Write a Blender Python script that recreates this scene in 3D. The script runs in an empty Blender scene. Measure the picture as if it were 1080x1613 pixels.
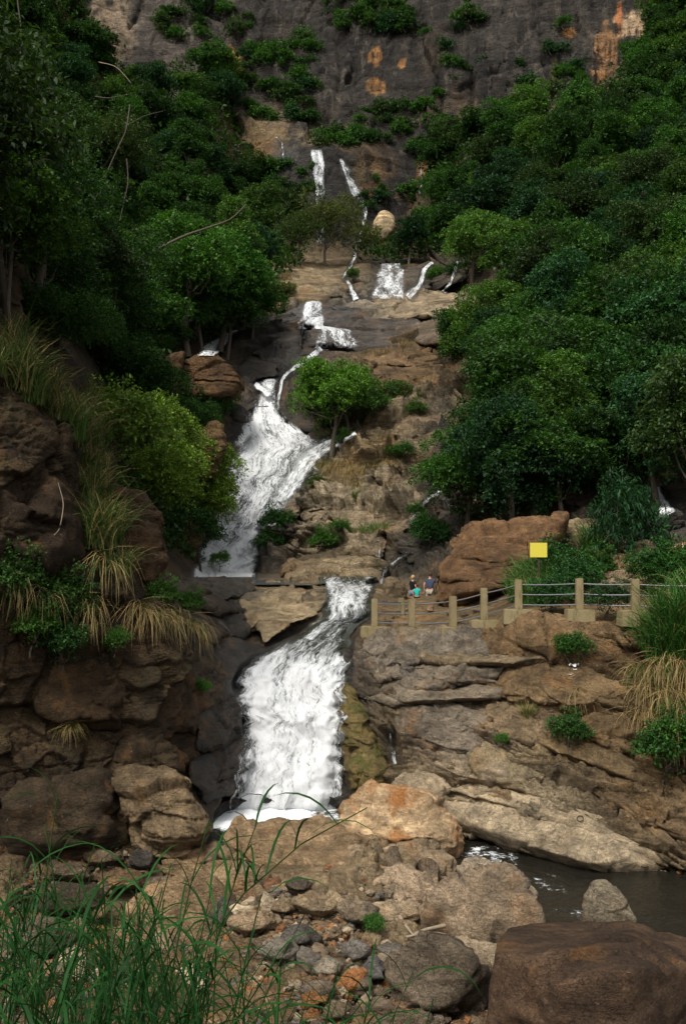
import bpy, bmesh, math, random
import numpy as np
from mathutils import Vector, Matrix

SC = bpy.context.scene
COL = SC.collection
# ------------------------------------------------------------------ camera
F = 1500.0                       # focal length in photo pixels (1080 x 1613)
CX, CY = 540.0, 806.5
EYE = 8.2                        # eye height above the lower pool
PITCH = math.atan(73.5 / F)
cam_d = bpy.data.cameras.new("camera")
cam = bpy.data.objects.new("camera", cam_d)
COL.objects.link(cam)
cam.location = (0, 0, EYE)
cam.rotation_euler = (math.pi / 2 + PITCH, 0, 0)
cam_d.sensor_fit = 'VERTICAL'
cam_d.sensor_height = 24.0
cam_d.lens = 24.0 * F / 1613.0
cam_d.clip_start = 0.1
cam_d.clip_end = 2000
SC.camera = cam
# ------------------------------------------------------------------ world, sun, exposure
SUN_EL, SUN_AZ = 56.0, -148.0    # azimuth clockwise from +Y (view direction): behind the viewer's left shoulder
w = bpy.data.worlds.new("World")
SC.world = w
w.use_nodes = True
wn = w.node_tree
bg = wn.nodes["Background"]
sky = wn.nodes.new("ShaderNodeTexSky")
sky.sky_type = 'NISHITA'
sky.sun_disc = False
sky.sun_elevation = math.radians(SUN_EL)
sky.sun_rotation = math.radians(SUN_AZ)
sky.dust_density = 5.0
hs = wn.nodes.new("ShaderNodeHueSaturation")      # overcast: the cloud deck takes the blue out
hs.inputs["Saturation"].default_value = 0.22
wn.links.new(sky.outputs[0], hs.inputs["Color"])
wn.links.new(hs.outputs[0], bg.inputs[0])
bg.inputs[1].default_value = 0.11
sd = bpy.data.lights.new("sun", 'SUN')
sd.energy = 1.5
sd.angle = math.radians(10)
sd.color = (1.0, 0.95, 0.87)
so = bpy.data.objects.new("sun", sd)
COL.objects.link(so)
_e, _a = math.radians(SUN_EL), math.radians(SUN_AZ)
_to = Vector((math.sin(_a) * math.cos(_e), math.cos(_a) * math.cos(_e), math.sin(_e)))
so.rotation_euler = (-_to).to_track_quat('-Z', 'Y').to_euler()
SC.view_settings.view_transform = 'Standard'
SC.view_settings.look = 'None'
SC.view_settings.gamma = 1.0
SC.view_settings.use_curve_mapping = False
SC.view_settings.exposure = 0.95
SC.render.engine = 'CYCLES'
SC.cycles.max_bounces = 6
SC.cycles.transparent_max_bounces = 12
SC.cycles.caustics_reflective = False
SC.cycles.caustics_refractive = False

# ------------------------------------------------------------------ pixel ray -> world point at forward distance Y
_cp, _sp = math.cos(PITCH), math.sin(PITCH)
def at(px, py, Y):
    px = np.asarray(px, float); py = np.asarray(py, float); Y = np.asarray(Y, float)
    a = (px - CX) / F; b = (CY - py) / F
    t = Y / (_cp - b * _sp)
    return np.stack(np.broadcast_arrays(t * a, Y, EYE + t * (_sp + b * _cp)), -1)
def y_of(py, z):                 # forward distance where the pixel row meets height z
    b = (CY - py) / F
    return (z - EYE) * (_cp - b * _sp) / (_sp + b * _cp)
def V3(px, py, Y):
    return Vector(at(px, py, Y).tolist())
def to_px(P):
    P = np.asarray(P, float)
    y = P[..., 1]; z = P[..., 2] - EYE
    f = y * _cp + z * _sp; u = -y * _sp + z * _cp
    return CX + F * P[..., 0] / f, CY - F * u / f

# ------------------------------------------------------------------ noise
def _hash(i, j, k, seed=0):
    h = (i.astype(np.uint32) * np.uint32(374761393) + j.astype(np.uint32) * np.uint32(668265263)
         + k.astype(np.uint32) * np.uint32(2246822519) + np.uint32((seed * 3266489917 + 12345) & 0xffffffff))
    h ^= h >> np.uint32(15); h *= np.uint32(2246822519)
    h ^= h >> np.uint32(13); h *= np.uint32(3266489917)
    h ^= h >> np.uint32(16)
    return h
def h01(i, j=None, k=None, seed=0):
    i = np.asarray(i).astype(np.int64)
    j = np.zeros_like(i) if j is None else np.asarray(j).astype(np.int64)
    k = np.zeros_like(i) if k is None else np.asarray(k).astype(np.int64)
    return _hash(i, j, k, seed).astype(np.float64) / 4294967295.0
def noise(P, seed=0):            # gradient noise, about -1..1
    P = np.asarray(P, float)
    I = np.floor(P).astype(np.int64); f = P - I
    u = f * f * f * (f * (f * 6 - 15) + 10)
    out = 0.0
    for dx in (0, 1):
        wx = u[:, 0] if dx else 1 - u[:, 0]
        for dy in (0, 1):
            wy = u[:, 1] if dy else 1 - u[:, 1]
            for dz in (0, 1):
                wz = u[:, 2] if dz else 1 - u[:, 2]
                h = _hash(I[:, 0] + dx, I[:, 1] + dy, I[:, 2] + dz, seed)
                g = ((h & np.uint32(1023)).astype(float) / 511.5 - 1) * (f[:, 0] - dx)
                g += (((h >> np.uint32(10)) & np.uint32(1023)).astype(float) / 511.5 - 1) * (f[:, 1] - dy)
                g += (((h >> np.uint32(20)) & np.uint32(1023)).astype(float) / 511.5 - 1) * (f[:, 2] - dz)
                out = out + wx * wy * wz * g
    return out * 1.5
def fbm(P, oct=4, seed=0, gain=0.5, lac=2.03):
    P = np.asarray(P, float); s = 0.0; a = 1.0
    for o in range(oct):
        s = s + a * noise(P + 17.3 * o, seed + o * 31); P = P * lac; a *= gain
    return s
def sstep(a, b, x):
    t = np.clip((x - a) / (b - a), 0, 1)
    return t * t * (3 - 2 * t)

def rot_dip(P, roll, pitch=0.0):
    """turn coordinates so that rock layers dip; roll: positive = layers fall to the right (+x)"""
    r = math.radians(roll); p = math.radians(pitch)
    x, y, z = P[:, 0], P[:, 1], P[:, 2]
    x2 = x * math.cos(r) - z * math.sin(r); z2 = x * math.sin(r) + z * math.cos(r)
    y3 = y * math.cos(p) - z2 * math.sin(p); z3 = y * math.sin(p) + z2 * math.cos(p)
    return np.stack([x2, y3, z3], -1)
def facet(P, size=1.0, seed=0, tilt=0.5, crack=0.06, jut=0.25, wid=0.05):
    """broken rock: every irregular block has its own tilted face, narrow joints between blocks (in units of size)"""
    P = np.asarray(P, float) / size
    I = np.floor(P).astype(np.int64)
    b1 = np.full(len(P), 9.0); b2 = np.full(len(P), 9.0); val = np.zeros(len(P))
    for dx in (-1, 0, 1):
        for dy in (-1, 0, 1):
            for dz in (-1, 0, 1):
                c0, c1, c2 = I[:, 0] + dx, I[:, 1] + dy, I[:, 2] + dz
                h = _hash(c0, c1, c2, seed); g = _hash(c0, c1, c2, seed + 1)
                r = [((h >> np.uint32(10 * k)) & np.uint32(1023)).astype(float) / 1023 for k in range(3)]
                t = [((g >> np.uint32(10 * k)) & np.uint32(1023)).astype(float) / 511.5 - 1 for k in range(3)]
                ox = P[:, 0] - c0 - r[0]; oy = P[:, 1] - c1 - r[1]; oz = P[:, 2] - c2 - r[2]
                d = np.sqrt(ox * ox + oy * oy + oz * oz)
                v = tilt * (ox * t[0] + oy * t[1] + oz * t[2]) + jut * t[0] * t[2]
                nw = d < b1
                b2 = np.where(nw, b1, np.minimum(b2, d)); val = np.where(nw, v, val); b1 = np.where(nw, d, b1)
    return (val - crack * np.exp(-((b2 - b1) / wid) ** 2)) * size

def rockdisp(P, h=1.0, roll=0.0, pitch=0.0, seed=0, step=0.5, block=0.5, crack=0.35, rough=0.25, aspect=3.0):
    """displacement in metres / h : bedded, jointed rock"""
    q = rot_dip(P, roll, pitch) / h
    wv = fbm(q * 0.22 + 3.1, 3, seed)
    s = q[:, 2] + 0.9 * wv
    lay = np.floor(s); f = s - lay
    th = h01(lay, seed=seed + 5)
    # every bed bulges in its middle and is cut back at the parting below it
    bed = (th - 0.5) * 0.9 + 0.35 * (1 - (2 * f - 1) ** 4)
    part = np.exp(-(np.minimum(f, 1 - f) / 0.055) ** 2)
    u = q[:, 0] / aspect + 0.3 * q[:, 1] / aspect + th * 9.1 + 0.35 * fbm(q * 0.5 + 9.7, 2, seed + 3)
    c = np.floor(u); g = u - c
    bl = h01(c, lay, seed=seed + 9) - 0.5
    joint = np.exp(-(np.minimum(g, 1 - g) * aspect / 0.07) ** 2) * (h01(c + (g > .5), lay, seed=seed + 13) < 0.55)
    nz = fbm(q * 0.9, 5, seed + 20, 0.52)
    rid = 1 - np.abs(noise(q * np.array([0.7, 0.7, 2.6]) + 5, seed + 77))
    return step * bed + block * bl - crack * np.maximum(part, joint) * (0.4 + 0.8 * th) + rough * (nz + 0.35 * (rid - .7))

# ------------------------------------------------------------------ mesh helpers
def mesh_np(name, V, Fc, attrs=None, smooth=True, mat=None, uv=None):
    V = np.ascontiguousarray(V, dtype=np.float32); Fc = np.ascontiguousarray(Fc, dtype=np.int32)
    m = bpy.data.meshes.new(name)
    n = Fc.shape[1]
    m.vertices.add(len(V)); m.vertices.foreach_set("co", V.ravel())
    m.loops.add(Fc.size); m.loops.foreach_set("vertex_index", Fc.ravel())
    m.polygons.add(len(Fc))
    m.polygons.foreach_set("loop_start", np.arange(0, Fc.size, n, dtype=np.int32))
    m.polygons.foreach_set("loop_total", np.full(len(Fc), n, dtype=np.int32))
    m.update(calc_edges=True)
    m.polygons.foreach_set("use_smooth", np.full(len(Fc), smooth, dtype=bool))
    for k, a in (attrs or {}).items():
        a = np.ascontiguousarray(a, dtype=np.float32)
        if a.ndim == 1:
            t = m.attributes.new(k, 'FLOAT', 'POINT'); t.data.foreach_set("value", a)
        else:
            t = m.attributes.new(k, 'FLOAT_COLOR', 'POINT'); t.data.foreach_set("color", a.ravel())
    if uv is not None:
        l = m.uv_layers.new(name="UVMap")
        l.data.foreach_set("uv", np.ascontiguousarray(uv[Fc.ravel()], dtype=np.float32).ravel())
    if mat: m.materials.append(mat)
    m.update()
    return m
def obj(name, mesh, parent=None, loc=None):
    o = bpy.data.objects.new(name, mesh)
    COL.objects.link(o)
    if parent is not None: o.parent = parent
    if loc is not None: o.location = loc
    return o
def tag(o, label=None, cat=None, group=None, kind=None):
    if label: o["label"] = label
    if cat: o["category"] = cat
    if group: o["group"] = group
    if kind: o["kind"] = kind
    return o
def thing(name, label, cat, loc=(0, 0, 0), group=None, rz=0.0):
    o = bpy.data.objects.new(name, None)
    o.empty_display_size = 0.3
    COL.objects.link(o); o.location = loc; o.rotation_euler = (0, 0, rz)
    return tag(o, label, cat, group)
def grid_faces(nr, nc):
    i = np.arange(nr - 1)[:, None] * nc + np.arange(nc - 1)[None, :]
    i = i.ravel()
    return np.stack([i, i + 1, i + nc + 1, i + nc], -1)

# ------------------------------------------------------------------ materials
class NT:
    def __init__(s, name):
        s.m = bpy.data.materials.new(name); s.m.use_nodes = True
        s.t = s.m.node_tree; s.t.nodes.clear()
        s.out = s.n("ShaderNodeOutputMaterial")
    def n(s, typ, **kw):
        d = s.t.nodes.new(typ)
        for k, v in kw.items(): setattr(d, k, v)
        return d
    def l(s, a, b): s.t.links.new(a, b)
    def val(s, sock, v):
        if isinstance(v, bpy.types.NodeSocket): s.l(v, sock)
        else: sock.default_value = v
    def pos(s):
        if not hasattr(s, '_pos'): s._pos = s.n("ShaderNodeNewGeometry").outputs["Position"]
        return s._pos
    def objco(s):
        return s.n("ShaderNodeTexCoord").outputs["Object"]
    def mapping(s, vec, scale=(1, 1, 1), rot=(0, 0, 0), loc=(0, 0, 0)):
        d = s.n("ShaderNodeMapping"); s.l(vec, d.inputs[0])
        d.inputs["Scale"].default_value = scale; d.inputs["Rotation"].default_value = rot; d.inputs["Location"].default_value = loc
        return d.outputs[0]
    def noise(s, vec, scale, detail=4, rough=0.55, dist=0.0, col=False):
        d = s.n("ShaderNodeTexNoise"); s.l(vec, d.inputs["Vector"])
        d.inputs["Scale"].default_value = scale; d.inputs["Detail"].default_value = detail
        d.inputs["Roughness"].default_value = rough; d.inputs["Distortion"].default_value = dist
        return d.outputs[1] if col else d.outputs[0]
    def ramp(s, fac, a, b, lo=0.0, hi=1.0):
        d = s.n("ShaderNodeMapRange"); d.interpolation_type = 'SMOOTHSTEP'
        s.val(d.inputs[0], fac); d.inputs[1].default_value = a; d.inputs[2].default_value = b
        d.inputs[3].default_value = lo; d.inputs[4].default_value = hi
        return d.outputs[0]
    def math(s, op, a, b=0.0, c=None):
        d = s.n("ShaderNodeMath", operation=op); s.val(d.inputs[0], a); s.val(d.inputs[1], b)
        if c is not None: s.val(d.inputs[2], c)
        return d.outputs[0]
    def mix(s, fac, a, b, mode='MIX'):
        d = s.n("ShaderNodeMix", data_type='RGBA', blend_type=mode)
        s.val(d.inputs[0], fac)
        for sock, v in ((d.inputs[6], a), (d.inputs[7], b)):
            if isinstance(v, (tuple, list)): sock.default_value = (*v[:3], 1)
            else: s.l(v, sock)
        return d.outputs[2]
    def scalecol(s, col, f):
        d = s.n("ShaderNodeVectorMath", operation='SCALE'); s.val(d.inputs[0], col) if not isinstance(col, (tuple, list)) else setattr(d.inputs[0], 'default_value', col)
        s.val(d.inputs["Scale"], f); return d.outputs[0]
    def attr(s, name):
        d = s.n("ShaderNodeAttribute"); d.attribute_name = name; return d
    def bsdf(s, col, rough=0.8, spec=0.3, bump=None, bs=0.3, bd=0.05, **kw):
        d = s.n("ShaderNodeBsdfPrincipled")
        if isinstance(col, (tuple, list)): d.inputs["Base Color"].default_value = (*col[:3], 1)
        else: s.l(col, d.inputs["Base Color"])
        s.val(d.inputs["Roughness"], rough); s.val(d.inputs["Specular IOR Level"], spec)
        if bump is not None:
            b = s.n("ShaderNodeBump"); b.inputs["Strength"].default_value = bs; b.inputs["Distance"].default_value = bd
            s.l(bump, b.inputs["Height"]); s.l(b.outputs[0], d.inputs["Normal"])
        for k, v in kw.items(): s.val(d.inputs[k], v)
        return d
    def done(s, sh):
        s.l(sh if isinstance(sh, bpy.types.NodeSocket) else sh.outputs[0], s.out.inputs[0]); return s.m

def rock_material(name, scale=1.0, streak=0.0, ochre=0.25, band=0.5, roll=0.0, attr=True, base=(0.2, 0.15, 0.1), lichen=0.3, moss=0.0, ochre_col=(0.30, 0.15, 0.05), dark=(0.035, 0.031, 0.028), spread=1.0, bst=(0.25, 3.2), ot=(0.54, 0.68)):
    t = NT(name); p = t.pos()
    if attr:
        a = t.attr("col"); c = a.outputs["Color"]; wet = a.outputs["Alpha"]
    else:
        oi = t.n("ShaderNodeObjectInfo"); c = oi.outputs["Color"]; wet = oi.outputs["Alpha"]
        wet = t.math('SUBTRACT', 1.0, wet)
    sc = 1.0 / scale
    big = t.noise(p, 0.22 * sc, 5, 0.6, 0.4)
    c = t.scalecol(c, t.ramp(big, 0.3, 0.72, 1 - 0.42 * spread, 1 + 0.42 * spread))
    med = t.noise(p, 1.3 * sc, 7, 0.68, 0.3)
    c = t.scalecol(c, t.ramp(med, 0.28, 0.74, 0.55, 1.45))
    bm = t.mapping(p, (bst[0] * sc, bst[0] * sc, bst[1] * sc), (0, math.radians(roll), 0))
    b1 = t.noise(bm, 1.0, 8, 0.70, 0.35)
    sz = t.n("ShaderNodeSeparateXYZ"); t.l(t.n("ShaderNodeNewGeometry").outputs["Normal"], sz.inputs[0])
    side = t.ramp(sz.outputs[2], 0.72, 0.96, 1, 0.12)          # beds show on faces that cut across them
    c = t.mix(t.math('MULTIPLY', side, t.ramp(b1, 0.53, 0.61, 0, 0.8 * band)), c, t.scalecol(c, 1.8))
    c = t.mix(t.math('MULTIPLY', side, t.ramp(b1, 0.46, 0.39, 0, 0.9 * band)), c, t.scalecol(c, 0.42))
    o = t.noise(t.mapping(p, (1, 1, 0.55), loc=(7, 3, 1)), 0.5 * sc, 6, 0.62, 0.6)
    c = t.mix(t.ramp(o, ot[0], ot[1], 0, ochre), c, ochre_col)
    if streak:
        st = t.noise(t.mapping(p, (1.5 * sc, 1.5 * sc, 0.07 * sc), (0, math.radians(roll * 0.3), 0)), 1.0, 6, 0.7, 0.2)
        gate = t.ramp(t.noise(p, 0.12 * sc, 3, 0.5), 0.38, 0.6)
        c = t.mix(t.math('MULTIPLY', t.ramp(st, 0.45, 0.62, 0, streak), gate), c, dark)
        if streak > .95:                      # pale mineral runs between the dark ones
            s2 = t.noise(t.mapping(p, (2.6 * sc, 2.6 * sc, 0.10 * sc), (0, math.radians(2), 0), (5, 2, 0)), 1.0, 7, 0.72, 0.25)
            c = t.mix(t.ramp(s2, 0.53, 0.66, 0, .55), c, (0.125, 0.112, 0.10))
    li = t.noise(p, 6.0 * sc, 4, 0.6)
    c = t.mix(t.ramp(li, 0.66, 0.74, 0, lichen), c, (0.42, 0.38, 0.30))
    if moss:
        nz = t.n("ShaderNodeSeparateXYZ"); t.l(t.n("ShaderNodeNewGeometry").outputs["Normal"], nz.inputs[0])
        mo = t.math('MULTIPLY', t.ramp(t.noise(p, 1.1 * sc, 6, 0.7), 0.46, 0.62), t.ramp(nz.outputs[2], -0.2, 0.7, 0.25, 1))
        c = t.mix(t.math('MULTIPLY', mo, moss), c, (0.075, 0.085, 0.018))
    c = t.mix(1.0, c, (1.06, .98, .84), 'MULTIPLY')
    c = t.mix(wet, c, t.scalecol(c, 0.30))
    fine = t.noise(p, 9 * sc, 7, 0.7)
    rd = t.n('ShaderNodeTexNoise'); rd.noise_type = 'RIDGED_MULTIFRACTAL'; t.l(t.mapping(p, (1, 1, 1.7), (0, math.radians(roll), 0)), rd.inputs['Vector'])
    rd.inputs['Scale'].default_value = 1.1 * sc; rd.inputs['Detail'].default_value = 7; rd.inputs['Roughness'].default_value = .55; rd.inputs['Distortion'].default_value = .35
    gr = t.noise(p, 26 * sc, 5, 0.75)
    c = t.scalecol(c, t.ramp(gr, 0.3, 0.7, 0.58, 1.42))
    fr = t.n("ShaderNodeTexVoronoi", feature='DISTANCE_TO_EDGE'); t.l(t.mapping(p, (0.9 * sc, 0.9 * sc, 1.8 * sc), (0, math.radians(roll), 0)), fr.inputs["Vector"])
    dv = t.noise(p, 1.4 * sc, 5, 0.6, col=True)
    va = t.n("ShaderNodeVectorMath", operation='ADD'); t.l(t.mapping(p, (0.9 * sc, 0.9 * sc, 1.8 * sc)), va.inputs[0]); t.l(dv, va.inputs[1]); t.l(va.outputs[0], fr.inputs["Vector"])
    cr = t.ramp(fr.outputs["Distance"], 0.0, 0.045, -0.55, 0)
    hgt = t.math('ADD', t.math('ADD', t.math('MULTIPLY', fine, 0.55), t.math('MULTIPLY', b1, 1.1)), t.math('ADD', t.math('MULTIPLY', med, 0.9), cr))
    rgh = t.ramp(wet, 0, 1, 0.86, 0.28)
    return t.done(t.bsdf(c, rgh, t.ramp(wet, 0, 1, 0.2, 0.5), t.math('ADD', t.math('MULTIPLY', rd.outputs[0], -0.45), t.math('ADD', hgt, t.math('MULTIPLY', gr, 0.25))), 1.0, 0.17 * scale))
# ================================================================== TERRAIN
def pchip(x, y, xi):
    """monotone cubic along axis 0; y may be (n,) or (n, m)"""
    x = np.asarray(x, float); y = np.asarray(y, float)
    one = y.ndim == 1
    if one: y = y[:, None]
    h = np.diff(x)[:, None]; d = np.diff(y, axis=0) / h
    m = np.zeros_like(y)
    w1 = 2 * h[1:] + h[:-1]; w2 = h[1:] + 2 * h[:-1]
    with np.errstate(divide='ignore', invalid='ignore'):
        mm = (w1 + w2) / (w1 / d[:-1] + w2 / d[1:])
    m[1:-1] = np.where(d[:-1] * d[1:] > 0, mm, 0)
    m[0] = d[0]; m[-1] = d[-1]
    xi = np.clip(np.asarray(xi, float), x[0], x[-1])
    k = np.clip(np.searchsorted(x, xi) - 1, 0, len(x) - 2)
    t = ((xi - x[k]) / (x[k + 1] - x[k]))[:, None]; hk = h[k]
    r = ((1 + 2 * t) * (1 - t) ** 2 * y[k] + t * (1 - t) ** 2 * hk * m[k]
         + t * t * (3 - 2 * t) * y[k + 1] + t * t * (t - 1) * hk * m[k + 1])
    return r[:, 0] if one else r

def zz(py, z): return (py, float(y_of(py, z)))
COLS = {
 -420: [(2600, 5), (1700, 13), (1340, 19), (700, 20), (500, 22), (300, 28), (100, 44), (-150, 80)],
 -200: [(2600, 6), zz(1700, 1.2), (1340, 22), (1000, 22.6), (700, 23.2), (560, 24.5), (400, 28), (300, 34), (100, 60), (-150, 100)],
 0: [(2600, 6), zz(1700, 1.0), (1340, 24.2), (1000, 24.8), (700, 25.6), (600, 26.6), (560, 28), (500, 30), (400, 34), (350, 40), (300, 50), (200, 78), (100, 108), (-150, 160)],
 100: [(2600, 6), zz(1700, 1.0), (1350, 25.2), (1200, 25.7), (1000, 26.4), (800, 27.1), (700, 27.8), (640, 29.5), (600, 33), (560, 41), (500, 53), (400, 74), (300, 97), (200, 127), (100, 157), (-150, 190)],
 190: [(2600, 6), zz(1700, 1.0), (1350, 25.8), (1200, 26.6), (1000, 27.6), (900, 28.6), (850, 30), (800, 35), (760, 44), (700, 54), (640, 62), (560, 73), (400, 101), (300, 127), (100, 178), (-150, 195)],
 260: [(2600, 6), zz(1700, 1.0), zz(1350, 0.1), (1200, 27.6), (1000, 29.2), (940, 31), (905, 35), (880, 45), (850, 56), (800, 61), (700, 66), (640, 70), (560, 80), (400, 108), (300, 134), (200, 160), (100, 185), (-150, 200)],
 330: [(2600, 6), zz(1700, .9), zz(1350, 0.0), (1290, 29.2), (1200, 30.2), (1100, 31.2), (1040, 32.6), (1000, 34.5), (950, 39), (925, 46), (912, 55), (898, 63), (800, 66), (720, 71), (640, 75), (600, 80), (560, 85), (500, 92), (400, 114), (300, 145), (200, 172), (-150, 205)],
 400: [(2600, 6), zz(1700, .8), zz(1360, 0.1), zz(1330, -.5), zz(1290, -.6), (1270, 31.4), (1200, 32.3), (1100, 33.8), (1030, 36), (1000, 38), (950, 40.6), (930, 42.5), (922, 46), (914, 53), (908, 60), (900, 65), (800, 68.5), (700, 74), (640, 78), (600, 82), (585, 86), (550, 90), (500, 96), (470, 103), (440, 113), (420, 124), (380, 150), (330, 170), (200, 188), (-150, 210)],
 470: [(2600, 6), zz(1700, .8), zz(1360, 0.3), zz(1330, -.5), zz(1290, -.6), (1270, 31.3), (1200, 32.2), (1100, 33.8), (1020, 36), (990, 38), (950, 40.6), (930, 42.5), (922, 46), (914, 53), (900, 64), (800, 67), (700, 72.5), (640, 77), (600, 81), (575, 86), (550, 91), (517, 96), (510, 98), (475, 104), (440, 114), (420, 126), (380, 154), (330, 172), (200, 190), (-150, 212)],
 530: [(2600, 6), zz(1700, .8), zz(1360, 0.4), zz(1320, -.4), zz(1290, -.6), (1270, 31), (1200, 32), (1100, 33.4), (1000, 36.6), (970, 38.8), (945, 40.7), (928, 42.4), (921, 46), (905, 59), (860, 61.5), (780, 66), (700, 71), (640, 75), (575, 84), (545, 93), (515, 96), (505, 99), (475, 105), (435, 118), (410, 140), (385, 158), (330, 170), (200, 190), (-150, 212)],
 580: [(2600, 6), zz(1700, .8), zz(1360, 0.5), (1290, 28.6), (1230, 30), (1100, 32.2), (1010, 35.4), (985, 37.4), (960, 39.8), (940, 42), (924, 46), (905, 57), (860, 60), (780, 65), (700, 70), (640, 75), (590, 82), (560, 87), (545, 93), (500, 98.5), (470, 106), (420, 126), (412, 132), (390, 154), (330, 168), (200, 190), (-150, 212)],
 640: [(2600, 6), zz(1700, .6), zz(1360, .4), (1290, 28.4), (1200, 30), (1100, 31.6), (1000, 35), (985, 36.4), (972, 38.5), (950, 43.5), (930, 47), (900, 54), (860, 57), (780, 64), (700, 69.5), (645, 76), (600, 82), (550, 90), (500, 98.5), (470, 106), (420, 126), (412, 132), (390, 150), (330, 165), (200, 188), (-150, 212)],
 700: [(2600, 6), zz(1700, .4), zz(1400, -.2), zz(1350, -.4), (1310, 28.3), (1200, 29.8), (1050, 33), (990, 34.8), (978, 36), (955, 41), (930, 45), (870, 53), (780, 62), (700, 69), (640, 76), (590, 83), (540, 91), (490, 99), (460, 108), (420, 124), (400, 132), (300, 156), (200, 180), (-150, 210)],
 750: [(2600, 6), zz(1700, .2), zz(1480, -.3), zz(1440, -.5), zz(1330, -.45), (1312, 28.2), (1200, 29.6), (1050, 32.4), (985, 34), (972, 35.5), (955, 40), (930, 43), (870, 50), (800, 57), (700, 66), (600, 76), (500, 88), (400, 110), (300, 138), (200, 168), (-150, 208)],
 850: [(2600, 6), zz(1700, .2), zz(1500, -.3), zz(1460, -.5), zz(1372, -.45), (1350, 26.6), (1200, 28.8), (1050, 31.3), (968, 33), (958, 34.6), (940, 38), (880, 43.5), (830, 49), (780, 54.5), (700, 61), (500, 82), (300, 126), (150, 166), (-150, 205)],
 960: [(2600, 6), zz(1700, .2), zz(1520, -.3), zz(1480, -.5), zz(1394, -.45), (1375, 25.7), (1200, 28.2), (1050, 30.5), (968, 32), (957, 33.5), (935, 37), (880, 43), (830, 49), (780, 54), (700, 59), (500, 78), (300, 118), (120, 165), (-150, 200)],
 1060: [(2600, 6), zz(1700, .2), zz(1540, -.3), zz(1500, -.5), zz(1400, -.45), (1378, 25.4), (1200, 27.5), (1050, 29.1), (968, 30.6), (940, 34.5), (860, 42), (800, 49), (760, 54), (700, 57.5), (500, 74), (300, 112), (100, 162), (-150, 195)],
 1200: [(2600, 6), zz(1700, .2), zz(1540, -.3), zz(1440, -.4), (1390, 24), (1200, 26.4), (1050, 27.8), (950, 29.4), (860, 40), (760, 50), (700, 54), (500, 70), (300, 104), (50, 158), (-150, 185)],
 1500: [(2600, 6), (1700, 13), (1400, 21), (1200, 23), (1050, 25), (950, 27), (800, 38), (700, 46), (500, 62), (300, 92), (0, 140), (-150, 165)],
}
_pxs = sorted(COLS)
GX = np.arange(-420, 1501, 4.0); GY = np.arange(-150, 2601, 4.0)
_tab = np.stack([pchip([e[0] for e in COLS[c]][::-1], np.log([e[1] for e in COLS[c]][::-1]), GY) for c in _pxs], 0)
LY = pchip(np.array(_pxs, float), _tab, GX)                 # (px, py) log distance
def _blur(A, n=1):
    for _ in range(n):
        B = A.copy(); B[1:-1] = (A[:-2] + 2 * A[1:-1] + A[2:]) / 4
        A = B
    return A
LY = _blur(LY, 3)
def Yf(px, py):
    px = np.asarray(px, float); py = np.asarray(py, float)
    u = np.clip((px - GX[0]) / 4, 0, len(GX) - 1.001); v = np.clip((py - GY[0]) / 4, 0, len(GY) - 1.001)
    i = u.astype(int); j = v.astype(int); a = u - i; b = v - j
    L = (LY[i, j] * (1 - a) * (1 - b) + LY[i + 1, j] * a * (1 - b) + LY[i, j + 1] * (1 - a) * b + LY[i + 1, j + 1] * a * b)
    return np.exp(L)
def ground(px, py, off=0.0):
    return at(px, py, Yf(px, py) - off)

def in_poly(px, py, poly):
    x = np.asarray(px, float); y = np.asarray(py, float); r = np.zeros(np.broadcast(x, y).shape, bool)
    n = len(poly)
    for i in range(n):
        x1, y1 = poly[i]; x2, y2 = poly[(i + 1) % n]
        if y1 == y2: continue
        r ^= ((y1 > y) != (y2 > y)) & (x < (x2 - x1) * (y - y1) / (y2 - y1) + x1)
    return r
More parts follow.
